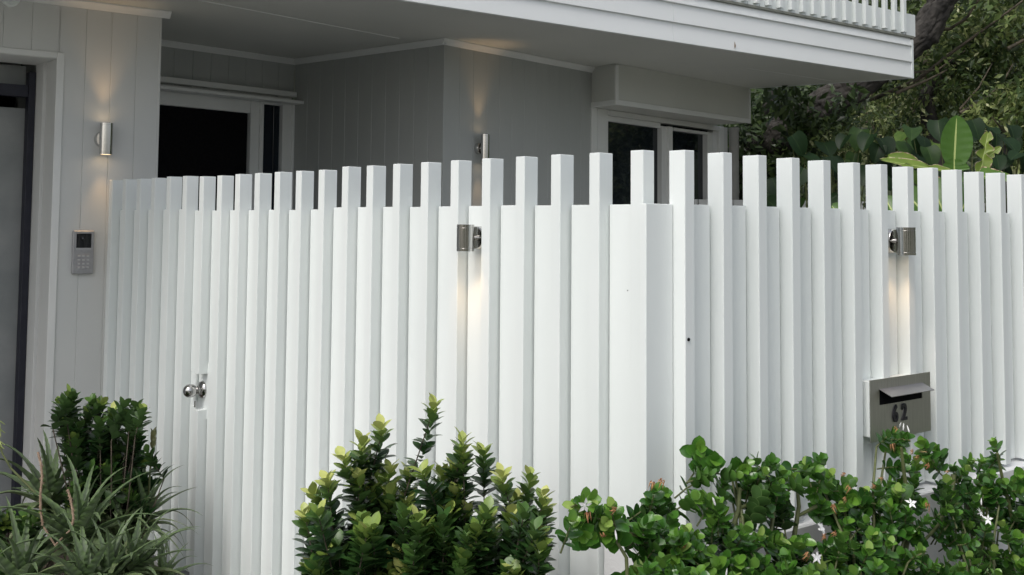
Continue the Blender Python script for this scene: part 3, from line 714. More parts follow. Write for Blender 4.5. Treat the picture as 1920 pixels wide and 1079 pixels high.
def leafy_plant(root, leaves, lset, tones, template, m, stems, stem_m, limit=300, cell=9):
    """the leaves that show largest become parts, the rest one joined mass"""
    vals = []
    for mt, tn in leaves:
        c = mt @ Vector((0, .5, 0)); x, y, d = pixel(c); vals.append((x, y, d))
    best = {}
    for i, (x, y, d) in enumerate(vals):
        if not (-10 < x < 1930 and -10 < y < 1090): continue
        key = (int(x // cell), int(y // cell))
        if key not in best or d < vals[best[key]][2]: best[key] = i
    vis = sorted(best.values(), key=lambda i: vals[i][2])
    if len(vis) > limit:                     # spread the choice over the plant, nearest first
        front = vis[:int(limit * .6)]; rest = vis[int(limit * .6):]
        random.Random(5).shuffle(rest); vis = front + rest[:limit - len(front)]
    chosen = set(vis)
    inv = wmat(root).inverted()
    nt = len(tones); b = MB(); at = []; ed = []
    for i, (mt, tn) in enumerate(leaves):
        if i in chosen:
            ti = min(range(nt), key=lambda q: abs(tones[q] - tn))
            link('leaf', lset[ti, i % 3], root, inv @ mt, False)
        else:
            vs, fs, e = template
            b.add([mt @ Vector(v) for v in vs], fs, True); at += [tn] * len(vs); ed += e
    o = link('foliage', b.mesh('foliage', m, 0, {'tone': at, 'edge': ed}), root); o['kind'] = 'stuff'
    sb = MB()
    for pts, rr in stems: sb.tube(pts, rr, 7, False)
    if stems:
        o = sb.obj('stems', stem_m, root); o['kind'] = 'stuff'

TONES = [.05, .22, .40, .58, .76, .95]
V3 = [(.16, .10), (.30, .22), (.05, .04)]
set_shrub = make_leaf_set('leaf', sh_obovate, M['leaf_shrub'], TONES, V3, 6, (-1, -.5, 0, .5, 1))
set_car = make_leaf_set('leaf', sh_round, M['leaf_carissa'], TONES, [(.22, .06), (.36, .14), (.10, .02)], 7, (-1, -.9, 0, .9, 1))
tpl_shrub = leaf_template(sh_obovate, 5, (-1, 0, 1), .2, .14)
tpl_car = leaf_template(sh_round, 6, (-1, -.9, 0, .9, 1), .24, .08)

# ---- shrub with yellow-green tips in front of the fence
def crop_px(lst, x0, y0, sc): return [(x0 + a / sc, y0 + c / sc) for a, c in lst]
tipsA = crop_px([(845, 60), (540, 200), (430, 275), (320, 375), (450, 350), (225, 500), (410, 480), (530, 505), (150, 580), (480, 565), (600, 570), (585, 620), (690, 620), (190, 780), (220, 915), (115, 985), (465, 975), (620, 915), (660, 1040), (780, 450), (890, 450), (1010, 275), (1015, 345), (1130, 330), (1240, 475), (1400, 480), (1320, 610), (1490, 655), (1480, 590), (830, 600), (970, 575), (780, 740), (870, 800), (1050, 840), (1030, 660), (1180, 800), (1295, 700), (1440, 820), (1395, 910), (700, 470), (590, 440), (100, 690), (960, 430)], 540, 730, 3.09)
rn = random.Random(11)
leaves, stems = [], []
cen = at_depth(805, 1100, 3.55); rootp = Vector((cen.x, cen.y, .012))
shrub = thing('leafy_shrub', 'dark green shrub with bright yellow-green tips in front of the fence beside the gate', 'shrub', rootp)
def grow(px, py, dep, length, tt, tl, L=.047, ax=None, step=.0085, per=1):
    tip = at_depth(px, py, dep)
    out = Vector((tip.x - rootp.x, (tip.y - rootp.y), 0))
    a = ax or (Z + out * .35 + rvec(rn) * .10)
    lv, foot = shoot(rn, tip, a, length, step * .62, per, L * 1.26, tt, tl, False)
    leaves.extend(lv)
    mid = rootp.lerp(foot, .55) + out * .18; mid.z = rootp.z + (foot.z - rootp.z) * .62
    stems.append(([rootp + out * .12, mid, foot, tip - a.normalized() * .02], [.005, .0035, .0025, .0016]))
for i, (x, y) in enumerate(tipsA):
    y += 9
    edge = abs(x - 805) / 240
    low = (y - 850) / 230
    dep = 3.60 - .16 * max(0, low) * (1 - .5 * edge) + rn.uniform(-.07, .07) - .06 * (1 - edge)
    grow(x, y, dep, .30 if i == 0 else rn.uniform(.17, .27), rn.uniform(.86, 1.06), rn.uniform(.10, .24), .040 if i == 0 else .047, Z + Vector((.1, 0, 0)) if i == 0 else None, .0085 if i == 0 else .0085)
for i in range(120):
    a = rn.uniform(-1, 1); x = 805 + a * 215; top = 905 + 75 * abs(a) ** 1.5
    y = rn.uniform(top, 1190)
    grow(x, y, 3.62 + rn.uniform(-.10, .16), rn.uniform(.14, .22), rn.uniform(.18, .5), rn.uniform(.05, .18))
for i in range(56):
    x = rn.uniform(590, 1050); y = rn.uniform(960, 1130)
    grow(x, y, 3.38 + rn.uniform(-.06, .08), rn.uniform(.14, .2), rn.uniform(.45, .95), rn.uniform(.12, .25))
leafy_plant(shrub, leaves, set_shrub, TONES, tpl_shrub, M['leaf_shrub'], stems, M['woodystem'])

# ---- shrub by the garage wall
tipsB = crop_px([(370, 100), (325, 150), (390, 110), (500, 130), (470, 190), (540, 140), (600, 185), (640, 200), (660, 150), (730, 160), (760, 180), (690, 200), (420, 270), (530, 240), (600, 260), (700, 285), (740, 300), (400, 330), (370, 345), (430, 370), (500, 395), (560, 370), (620, 430), (690, 410), (750, 450), (790, 405), (620, 540), (450, 555), (400, 600), (640, 660), (570, 480), (690, 620), (400, 685), (480, 500), (360, 250), (380, 200)], 0, 700, 2.848)
leaves, stems = [], []
cen = at_depth(205, 1000, 5.32); rootp = Vector((cen.x, cen.y, .012))
shrub = thing('leafy_shrub', 'small dark green shrub rising out of the aloes beside the garage wall', 'shrub', rootp)
rn = random.Random(21)
for i, (x, y) in enumerate(tipsB):
    grow(x, y + 8, 5.32 + rn.uniform(-.14, .10), rn.uniform(.11, .18), rn.uniform(.45, .82), rn.uniform(.06, .18), .052, Z + rvec(rn) * .32, .0075)
for i in range(60):
    grow(rn.uniform(145, 258), rn.uniform(815, 985), 5.36 + rn.uniform(-.12, .14), rn.uniform(.12, .2), rn.uniform(.1, .3), rn.uniform(.0, .12), .050, Z + rvec(rn) * .4, .0085)
leafy_plant(shrub, leaves, set_shrub, TONES, tpl_shrub, M['leaf_shrub'], stems, M['woodystem'], 300, 6)
# low shrub at the left of the aloes
leaves, stems = [], []
cen = at_depth(10, 1060, 5.05); rootp = Vector((cen.x, cen.y, .012))
shrub = thing('leafy_shrub', 'low dark shrub with rounded leaves spreading behind the aloes towards the garage door', 'shrub', rootp)
rn = random.Random(22)
for (x, y) in crop_px([(50, 770), (100, 790), (150, 760), (190, 770), (20, 800), (20, 940), (60, 960), (5, 990), (90, 830), (140, 800)], 0, 700, 2.848):
    grow(x, y, 5.02 + rn.uniform(-.06, .06), rn.uniform(.06, .10), rn.uniform(.55, .8), .15, .045, Z + rvec(rn) * .5, .0075)
for i in range(22):
    grow(rn.uniform(-60, 75), rn.uniform(965, 1090), 5.08 + rn.uniform(-.1, .1), rn.uniform(.08, .14), rn.uniform(.2, .5), rn.uniform(.0, .15), .045, Z + rvec(rn) * .5, .0085)
leafy_plant(shrub, leaves, set_shrub, TONES, tpl_shrub, M['leaf_shrub'], stems, M['woodystem'], 200, 6)

# ---- round-leaved flowering shrubs along the plinth
c7 = lambda lst: crop_px(lst, 1050, 760, 3.382)
c8 = lambda lst: crop_px(lst, 1450, 660, 2.574)
carA = c7([(190, 560), (90, 600), (75, 700), (140, 780), (190, 800), (240, 660), (240, 720), (330, 610), (310, 790), (400, 720), (150, 650), (290, 700), (600, 500), (660, 520), (560, 560), (640, 620), (580, 690), (640, 740), (700, 690), (620, 850), (680, 880), (740, 790), (800, 760), (860, 790), (820, 900), (650, 960), (490, 1010), (560, 1000), (730, 960), (860, 920), (700, 1050), (780, 1020), (430, 1060), (620, 1060), (540, 720), (760, 880), (880, 1040), (930, 880)])
carB = c7([(890, 215), (980, 290), (905, 320), (940, 400), (890, 420), (840, 550), (890, 560), (960, 570), (1000, 600), (965, 690), (1030, 640), (1110, 400), (1060, 430), (1180, 330), (1150, 370), (1250, 310), (1340, 320), (1290, 390), (1240, 400), (1370, 480), (1250, 490), (1300, 560), (1350, 540), (1200, 440), (1080, 800), (1180, 760), (1260, 790), (1190, 830), (1390, 820), (1130, 950), (1230, 960), (1290, 950), (1400, 920), (1440, 1000), (950, 1020), (1050, 940), (1000, 970), (1330, 1040), (1200, 1040), (1100, 1050)]) + c8([(40, 560), (90, 575), (30, 620), (150, 520), (150, 600), (230, 490), (200, 540), (270, 560), (260, 610), (200, 660), (230, 700), (40, 690), (90, 900), (20, 880)])
carC = c8([(380, 600), (430, 650), (340, 630), (320, 720), (430, 720), (380, 680), (500, 620), (560, 600), (500, 690), (600, 640), (575, 340), (640, 365), (600, 420), (640, 470), (720, 400), (785, 420), (750, 480), (690, 500), (620, 520), (680, 585), (610, 590), (650, 630), (600, 680), (720, 700), (740, 780), (640, 740), (560, 720), (110, 900), (60, 960), (150, 890), (330, 870), (320, 930), (390, 900), (480, 850), (560, 890), (620, 950), (660, 1000), (500, 1000), (400, 1030), (560, 830), (230, 1000), (320, 980), (690, 850), (640, 830), (460, 930), (270, 900), (180, 1040), (560, 1040), (700, 930), (440, 790), (520, 790), (350, 790)])
carD = c8([(870, 530), (930, 540), (840, 600), (850, 660), (840, 720), (950, 480), (1010, 480), (1065, 395), (1080, 460), (1060, 510), (1050, 560), (1100, 600), (1150, 610), (1190, 560), (1205, 640), (970, 690), (1000, 740), (1080, 690), (1150, 690), (940, 800), (880, 750), (1030, 800), (1190, 740), (1020, 640), (1000, 580), (880, 940), (900, 1010), (960, 890), (1040, 870), (1060, 930), (1180, 860), (1150, 960), (1000, 1040), (1080, 1050), (860, 1040), (780, 1000), (1200, 1000), (1110, 810), (900, 860), (830, 800), (1240, 700), (1260, 820), (1270, 600), (1230, 930), (960, 960), (1250, 520)])
flowers = [(1097, 948), (1540, 990), (1531, 1045), (1708, 944), (1838, 962), (1852, 974)]
buds = [(1339, 941), (1362, 1075), (1688, 797), (1694, 801), (1703, 805), (1155, 1004), (1840, 941)]
dry = [(1105, 962), (1150, 955), (1135, 1003), (1225, 906), (1243, 903), (1284, 1025), (1592, 917), (1580, 887), (1588, 938), (1640, 917), (1655, 897), (1680, 805), (1676, 835), (1719, 857), (1712, 847), (1740, 870), (1738, 947), (1546, 1005), (1565, 997), (1512, 1042), (1777, 884), (1560, 950)]
def star_flower(name, p, nrm, s, m, petals=5, w=.30, wilt=0.0, par=None, rn=rn):
    e1 = nrm.orthogonal().normalized(); e2 = nrm.cross(e1); b = MB()
    for k in range(petals):
        a = 6.2832 * k / petals + rn.uniform(-.15, .15); d = e1 * math.cos(a) + e2 * math.sin(a); sd = nrm.cross(d)
        ln = s * rn.uniform(.85, 1.1)
        dr = wilt * rn.uniform(.4, 1.5)
        tipd = (d * (1 - .5 * wilt) - nrm * dr - Z * wilt * .6)
        vs = [p, p + d * ln * .45 + sd * ln * w * .55 + nrm * ln * .10, p + tipd * ln + nrm * ln * .02, p + d * ln * .45 - sd * ln * w * .55 + nrm * ln * .06, p + d * ln * .5 + nrm * ln * .02]
        b.add(vs, [(0, 1, 4), (1, 2, 4), (2, 3, 4), (3, 0, 4)], True)
    b.tube([p - nrm * s * .5, p + nrm * .001], [.0012, .002], 6)
    return b.obj(name, m, par)
car_specs = [
    ('round-leaved green shrub at the fence corner with one branch reaching past the plinth', carA, 1245, (1060, 1345)),
    ('round-leaved green shrub climbing the pickets between the corner and the letterbox', carB, 1420, (1285, 1560)),
    ('round-leaved green shrub with a tall flowering stem in front of the letterbox', carC, 1630, (1470, 1755)),
    ('round-leaved green shrub beyond the letterbox with white star flowers', carD, 1850, (1755, 2000))]
branches = {0: [[(1176, 999), (1205, 1012), (1235, 1032), (1255, 1090)]],
            1: [[(1387, 915), (1385, 955), (1374, 990), (1368, 1060)], [(1384, 955), (1412, 942)], [(1337, 955), (1360, 980), (1370, 1010)], [(1494, 905), (1498, 950), (1490, 1000), (1480, 1060)], [(1496, 968), (1530, 950)]],
            2: [[(1690, 840), (1694, 880), (1700, 920), (1708, 980), (1690, 1070)]],
            3: [[(1735, 1012), (1760, 985), (1785, 920), (1788, 890)], [(1735, 1012), (1727, 1079)], [(1870, 850), (1880, 900), (1900, 980)]]}
for ci, (label, tips, rx, (xa, xb)) in enumerate(car_specs):
    rn = random.Random(40 + ci); leaves, stems = [], []
    q = RP.hit(rx, 1400, .38); rootp = Vector((q.x, q.y, .012))
    root = thing('flowering_shrub', label, 'shrub', rootp)
    def carissa(x, y, off, length, tt, tl, L, ax):
        tip = RP.hit(x, y, off)
        lv, foot = shoot(rn, tip, ax, length * 1.5, .0118, 2, L * 1.10, tt, tl, True, (32, 74), .028, .7)
        leaves.extend(lv)
        mid = rootp.lerp(foot, .6); mid.z = foot.z - .10
        if rn.random() < .22: stems.append(([rootp + Vector((rn.uniform(-.05, .05), 0, 0)), mid, foot, tip - ax.normalized() * .015], [.007, .005, .0036, .0025]))
        else: stems.append(([foot - ax.normalized() * .012, foot.lerp(tip, .4), tip - ax.normalized() * .015], [.0028, .0026, .002]))
    for x, y in tips:
        y += 13 if y > 850 else 19
        low = max(0, (y - 870) / 200)
        off = .10 + .22 * low + rn.uniform(.0, .10)
        if y < 850: off = .11 + rn.uniform(0, .05)
        if ci == 0 and x < 1200: off = .22 + rn.uniform(0, .08)
        ax = Z * rn.uniform(.6, 1.1) + RP.n * rn.uniform(.1, .9) + rvec(rn) * .40
        if ci == 0 and x < 1190: ax = Z * .6 - RP.d * .5 + RP.n * .4 + rvec(rn) * .5
        carissa(x, y, off, rn.uniform(.035, .065), rn.uniform(.55, .95), rn.uniform(.25, .45), rn.uniform(.038, .046), ax)
    nfill = {0: 30, 1: 32, 2: 70, 3: 84}[ci]
    for i in range(nfill):                                  # darker inner growth
        x, y = rn.choice(tips); 
        if y < 860 or (ci == 0 and x < 1200) or (1680 < x < 1772 and y < 1005): continue
        carissa(x + rn.uniform(-14, 14), y + rn.uniform(18, 46), .10 + rn.uniform(0, .14) + .1 * max(0, (y - 900) / 180), rn.uniform(.04, .08), rn.uniform(.2, .45), rn.uniform(.05, .25), .041, Z + RP.n * rn.uniform(-.3, .6) + rvec(rn) * .5)
    for i in range(26):                                     # growth just below the frame
        carissa(rn.uniform(max(xa, 1215), xb), rn.uniform(1072, 1150), .28 + rn.uniform(0, .18), .07, rn.uniform(.4, .8), .25, .042, Z + RP.n * .5 + rvec(rn) * .4)
    leafy_plant(root, leaves, set_car, TONES, tpl_car, M['leaf_carissa'], stems, M['stem'], 300, 12)
    for pts in branches[ci]:
        b = MB(); b.tube([RP.hit(x, y, .20 if ci else .26) for x, y in pts], [.0052 + .0014 * i for i in range(len(pts))], 8); b.obj('branch', M['stem'], root)
    for x, y in flowers:
        if xa <= x < xb: star_flower('flower', RP.hit(x, y, .40 if y > 930 else .3), (RP.n + Z * .5 + rvec(rn) * .25).normalized(), .021, M['petal'], 5, .42, 0, root, rn)
    for x, y in buds:
        if xa <= x < xb:
            p = RP.hit(x, y, .36); b = MB(); b.lathe([(.0001, -.012), (.0022, -.008), (.0026, 0), (.0016, .008), (.0001, .014)], p, Z + rvec(rn) * .3, 8); b.obj('bud', M['petal'], root)
    for x, y in dry:
        if xa <= x < xb:
            for k in range(1): star_flower('withered_flower', RP.hit(x + rn.uniform(-3, 3), y + rn.uniform(-3, 3), .34 if y > 900 else .24), (RP.n + rvec(rn) * .8).normalized(), .017, M['dryflower'], 5, .28, .9, root, rn)

# ---- aloes
def aloe_mesh(bend, droop, wide, tone, n=21):
    b = MB(); vs = []; tn = []; ed = []
    for i in range(n + 1):
        t = i / n
        ang = bend * t - droop * t * t
        y = t * (1 - .12 * abs(ang)); z = .55 * ang * t
        w = wide * (1 - t) ** .72 * (.72 + .45 * math.sin(math.pi * min(1, t * 1.6 + .12))) + .0015
        tooth = 1.22 if i % 2 else .95
        th = .42 * w
        vs += [(-w * tooth, y, z + w * .30), (0, y, z - w * .02), (w * tooth, y, z + w * .30), (0, y, z - th)]
        tn += [tone + .12 * t] * 4; ed += [.9 if i % 2 else .3, 0, .9 if i % 2 else .3, 0]
    fs = []
    for i in range(n):
        a, c = 4 * i, 4 * i + 4
        for k in range(4): fs.append((a + k, a + (k + 1) % 4, c + (k + 1) % 4, c + k))
    b.add(vs, fs, False)
    return b.mesh('leaf', M['leaf_aloe'], 0, {'tone': tn, 'edge': ed})
al_vars = [aloe_mesh(bd_, dr_, wd_, tn_) for bd_, dr_, wd_, tn_ in ((.5, .9, .080, .30), (.9, 1.9, .076, .42), (.2, .6, .074, .22), (1.1, 2.5, .072, .50), (.3, 1.4, .066, .62), (.0, .3, .078, .34))]
al_spec = [  # px, py, depth, leaf length, leaf count, what it stands by
    (148, 1000, 4.98, .36, 30, 'large aloe rosette carrying two dry flower stalks'),
    (250, 1060, 4.92, .29, 32, 'aloe rosette with upright toothed leaves next to the gate'),
    (268, 965, 5.30, .27, 26, 'aloe rosette pressed against the slatted fence behind the other aloes'),
    (95, 935, 5.42, .36, 24, 'tall upright aloe rosette against the garage wall'),
    (205, 1078, 4.75, .28, 26, 'small aloe rosette between the two larger ones'),
    (40, 1085, 4.80, .36, 26, 'aloe rosette spreading low in front of the garage door'),
    (225, 1005, 5.20, .30, 26, 'yellowing aloe rosette under the small dark shrub'),
    (160, 1090, 4.68, .30, 24, 'low aloe rosette spilling over the edge of the bed'),
    (305, 1078, 4.98, .20, 20, 'young aloe rosette touching the gate')]
for ai, (px, py, dep, L, n, label) in enumerate(al_spec):
    rn = random.Random(60 + ai); c = at_depth(px, py, dep)
    root = thing('aloe', label, 'aloe', Vector((c.x, c.y, .012)), 0, 'aloes beside the gate')
    b = MB(); b.tube([(c.x, c.y, .0), (c.x + .01, c.y, c.z * .5), (c.x, c.y, c.z)], [.02, .017, .015], 8); b.obj('stem', M['woodystem'], root)
    for k in range(n):
        g = k / (n - 1); az = k * 2.39996 + rn.uniform(-.2, .2); el = R(78 - 92 * g ** .75 + rn.uniform(-10, 10))
        d = Vector((math.cos(az) * math.cos(el), math.sin(az) * math.cos(el), math.sin(el)))
        up_ = (Z - d * d.z); up_ = up_ if up_.length > .05 else Vector((-math.cos(az), -math.sin(az), 0))
        if el > R(60): up_ = Vector((-math.cos(az), -math.sin(az), .2))
        vi = rn.choice((1, 3, 4, 0)) if g > .45 else rn.choice((0, 2, 5, 0))
        if ai == 6: vi = rn.choice((3, 4, 1))
        s = L * (.72 + .4 * math.sin(math.pi * min(1, g * .8 + .12))) * rn.uniform(.85, 1.12)
        link('leaf', al_vars[vi], root, lmat(c + d * .012 - Z * .05 * g, d, up_, s))
    if ai == 0:
        for pts in ([(104, 1024), (92, 1005), (80, 985), (76, 955), (76, 925), (79, 895), (77, 870), (71, 848)], [(104, 1022), (120, 1006), (134, 992), (138, 972), (135, 950), (132, 935), (127, 918)]):
            pp = [at_depth(x, y, 4.86) for x, y in pts]
            b = MB(); b.tube(pp, [.0042] * 3 + [.005] * (len(pp) - 3), 8)
            for i in range(2, len(pp) - 1):
                for k in range(14):
                    q = pp[i].lerp(pp[i + 1], rn.random()); a = rn.uniform(0, 6.28); dd_ = Vector((math.cos(a), math.sin(a), -.3 + rn.uniform(-.2, .5)))
                    b.tube([q, q + dd_ * rn.uniform(.007, .013)], [.0018, .0006], 4, False)
            b.obj('flower_stalk', M['drystalk'], root)
    if ai == 2:
        pp = [at_depth(x, y, 5.36) for x, y in ((279, 935), (280, 900), (283, 870), (287, 838), (288, 808))]
        b = MB(); b.tube(pp, [.0055, .005, .0048, .0045, .003], 8); b.obj('flower_stalk', M['stem'], root)
        vs, fs, ed = leaf_template(sh_obovate, 5, (-1, 0, 1), .4, -.1); b = MB(); at = []
        for k in range(14):
            a = k * 2.4; d = Vector((math.cos(a) * .45, math.sin(a) * .45, 1)); q = pp[3].lerp(pp[4], -.3 + k / 13)
            mt = lmat(q, d, Vector((-math.cos(a), -math.sin(a), .3)), .045); b.add([mt @ Vector(v) for v in vs], fs, True); at += [.8] * len(vs)
        link('flower_bud', b.mesh('flower_bud', M['leaf_aloe'], 0, {'tone': at, 'edge': [0] * len(at)}), root)
    if ai == 5:
        pp = [at_depth(x, y, 4.95) for x, y in ((66, 925), (40, 898), (20, 878), (4, 850), (-6, 815))]
        b = MB(); b.tube(pp, [.006, .005, .0045, .004, .004], 8); b.obj('flower_stalk', M['stem'], root)
        b = MB()
        for k in range(22):
            q = pp[4] + Vector((.012, 0, .0)) + Z * rn.uniform(-.06, .06); a = rn.uniform(0, 6.28)
            b.tube([q, q + Vector((math.cos(a) * .022, math.sin(a) * .022, -.018))], [.003, .0015], 5)
        b.obj('flower_spike', M['midrib'], root)

# ================================================================== GARDEN BEHIND THE FENCE
# banana: each leaf is a mesh of its own
def banana_leaf(par, base, tip, width, nrm, tone, tears=(), droop=.06, dry_edge=0.0, seed=1, shape=None):
    rn = random.Random(seed); ax = tip - base; L = ax.length; y = ax.normalized(); x = y.cross(nrm).normalized(); z = x.cross(y)
    n = 22; cols = (-1, -.9, -.5, -.06, .06, .5, .9, 1); vs = []; fs = []; mi = []
    sh = shape or (lambda t: math.sin(math.pi * min(1, t * .93 + .06)) ** .55)
    for i in range(n + 1):
        t = i / n; w = width * .5 * sh(t)
        for c in cols:
            wob = .008 * width * math.sin(t * 40 + c) * abs(c)
            nt = 1.0
            for tt, sd in tears:
                if sd * c > 0: nt = min(nt, max(.12, abs(t - tt) / .10))
            vs.append(base + y * (L * t + L * .05 * abs(c)) + x * (c * w * nt) + z * (abs(c) ** 1.3 * w * .35 - droop * L * t * t + wob))
    k = len(cols)
    for i in range(n):
        for j in range(k - 1):
            t = i / n
            fs.append((i * k + j, i * k + j + 1, (i + 1) * k + j + 1, (i + 1) * k + j))
            mi.append(1 if j == 3 else (2 if (j in (0, k - 2) and rn.random() < dry_edge) else 0))
    b = MB(); b.add(vs, fs, True)
    me = b.mesh('leaf', [M['leaf_banana'], M['midrib'], M['drybanana']], 0, {'tone': [tone + .04 * math.sin(v.x * 60) for v in vs], 'edge': [0] * len(vs)})
    me.polygons.foreach_set('material_index', mi); me.update()
    return link('leaf', me, par)
DB = 6.2
c = at_depth(1790, 420, DB)
ban = thing('banana_plant', 'young banana plant with one upright broad leaf and ragged yellow leaves behind the fence', 'plant', Vector((c.x, c.y, .016)))
b = MB(); b.tube([(c.x, c.y, 0), (c.x, c.y, 1.2), at_depth(1788, 345, DB)], [.06, .05, .03], 12); b.obj('stem', M['stem'], ban)
P_ = lambda x, y, d=DB: at_depth(x, y, d)
fwd = Vector((-.1, -1, .15))
banana_leaf(ban, P_(1789, 312), P_(1793, 221), .172, fwd, .35, (), -.03, 0, 1, lambda t: math.sin(math.pi * min(1, t * .86 + .14)) ** .6)
banana_leaf(ban, P_(1790, 345), P_(1789, 300), .155, fwd, .40, ((.45, 1),), 0, 0, 2)
banana_leaf(ban, P_(1832, 330, 6.0), P_(1913, 335, 6.0), .13, Vector((.1, -.8, .9)), .55, (), .10, .7, 3, lambda t: (1 - t) ** .5 * min(1, t * 6 + .3))
banana_leaf(ban, P_(1836, 335, 6.25), P_(1853, 250, 6.25), .10, fwd, .9, ((.35, -1), (.5, 1), (.62, -1), (.75, 1)), .02, .8, 4)
banana_leaf(ban, P_(1846, 300, 6.28), P_(1876, 276, 6.28), .045, fwd, .95, ((.5, 1),), .05, .9, 6)
banana_leaf(ban, P_(1788, 322, 6.0), P_(1655, 303, 5.95), .075, Vector((0, -.7, .8)), .85, ((.3, 1), (.62, -1)), -.02, .95, 5)
banana_leaf(ban, P_(1725, 312, 6.05), P_(1672, 290, 6.05), .085, Vector((0, -1, .3)), .80, (), .25, .6, 7)
for i, (x, y, x2, y2) in enumerate(((1770, 400, 1740, 330), (1800, 400, 1830, 345), (1750, 420, 1690, 350), (1690, 430, 1660, 370), (1600, 440, 1560, 385))):
    banana_leaf(ban, P_(x, y, 6.4), P_(x2, y2, 6.5), .16, fwd, .3, (), .05, .1, 10 + i)

# big heart-leaved plants
set_big = make_leaf_set('leaf', sh_heart, M['leaf_big'], [.1, .3, .5, .75], [(.22, .22), (.40, .35), (-.10, .40)], 8, (-1, -.5, -.04, .0, .04, .5, 1), True)
def big_leaf_plant(label, spots, dep, L, tones, seed):
    rn = random.Random(seed); q = at_depth(sum(s[0] for s in spots) / len(spots), 400, dep)
    root = thing('heart_leaved_plant', label, 'plant', Vector((q.x, q.y, .0)))
    b = MB(); base = Vector((q.x, q.y, 0))
    for x, y in spots:
        p = at_depth(x, y, dep + rn.uniform(-.35, .35))
        nrm = Vector((rn.uniform(-.8, .8), -1, rn.uniform(.3, 2.4))).normalized()
        d = (Vector((rn.uniform(-.8, .8), -.3, -1)) - nrm * .2).normalized(); d = (d - nrm * d.dot(nrm)).normalized()
        s = L * rn.uniform(.75, 1.2); p0 = p - d * s * .45
        link('leaf', set_big[rn.choice(tones), rn.randrange(3)], root, lmat(p0, d, nrm, s))
        b.tube([base + Vector((rn.uniform(-.3, .3), rn.uniform(-.1, .1), 0)), base.lerp(p0, .6) + Vector((0, .15, 0)), p0], [.008, .006, .003], 5, False)
    o = b.obj('stalks', M['stem'], root); o['kind'] = 'stuff'
rn = random.Random(77)
sp1 = [(1497, 270), (1550, 275), (1580, 262), (1610, 258), (1645, 285), (1600, 300), (1560, 305), (1525, 300), (1625, 262), (1660, 270), (1680, 290), (1700, 275), (1665, 310), (1625, 320), (1580, 325), (1540, 330), (1500, 330), (1470, 310), (1450, 340), (1700, 320)] + [(rn.uniform(1420, 1720), rn.uniform(300, 400)) for _ in range(34)]
big_leaf_plant('dark heart-leaved plant behind the fence under the deck corner', sp1, 8.8, .165, (0, 1, 1, 0, 2), 71)
sp2 = [(1710, 245), (1735, 262), (1760, 240), (1745, 290), (1720, 300), (1830, 240), (1870, 262), (1895, 268), (1905, 290), (1880, 300), (1860, 245), (1900, 245), (1770, 320), (1850, 330), (1815, 255), (1690, 255)] + [(rn.uniform(1700, 2050), rn.uniform(265, 400)) for _ in range(40)]
big_leaf_plant('dark heart-leaved plant growing behind the banana leaf', sp2, 8.4, .155, (0, 1, 2, 1, 3), 72)

# far white fence at the back of the garden
bf = at_depth(1450, 384, 10.6); PBK = VPlane(bf, 12)
back = thing('back_fence', 'low white board fence at the back of the garden seen through the pickets', 'fence', Vector((bf.x, bf.y, 0)))
b = MB(); b.box(0, .105, 0, .02, 0, bf.z + .04); me_bb = b.mesh('board', M['trim'], .002)
for i in range(30): link('board', me_bb, back, frame(PBK.pt(-1.2 + i * .115, 0, 0), PBK.d, -PBK.n, Z))
vbox('rail', PBK, -1.2, 2.3, bf.z - .2, bf.z - .12, -.06, -.021, M['trim'], back)

# trees
tpl_tree = leaf_template(sh_tree, 2, (-1, 0, 1), .25, .15)
def crown(par, clumps, n, size, tones, seed, spread=.55, m='leaf_tree', name='crown'):
    rn = random.Random(seed); vs_, fs_, _ = tpl_tree; b = MB(); at = []
    for c, r in clumps:
        k = max(6, int(n * r ** 2 / sum(q[1] ** 2 for q in clumps)))
        twigs = []
        for _ in range(max(4, k // 11)):
            v = rvec(rn).normalized() * r * rn.random() ** .40; v.z *= .8; twigs.append((c + v, rvec(rn).normalized(), rn.uniform(*tones)))
        for i in range(k):
            tw, td, tt = twigs[i % len(twigs)]
            p = tw + rvec(rn) * size * .62
            d = (td + rvec(rn) * .7 - Z * .25).normalized(); nr = (Z * .8 - Vector((0, .5, 0)) + rvec(rn) * .55).normalized()
            mt = lmat(p, d, nr, size * rn.uniform(.65, 1.25))
            b.add([mt @ Vector(v) for v in vs_], fs_, True); at += [tt + rn.uniform(-.14, .14)] * len(vs_)
    return link(name, b.mesh(name, M[m], 0, {'tone': at, 'edge': [0] * len(at)}), par)
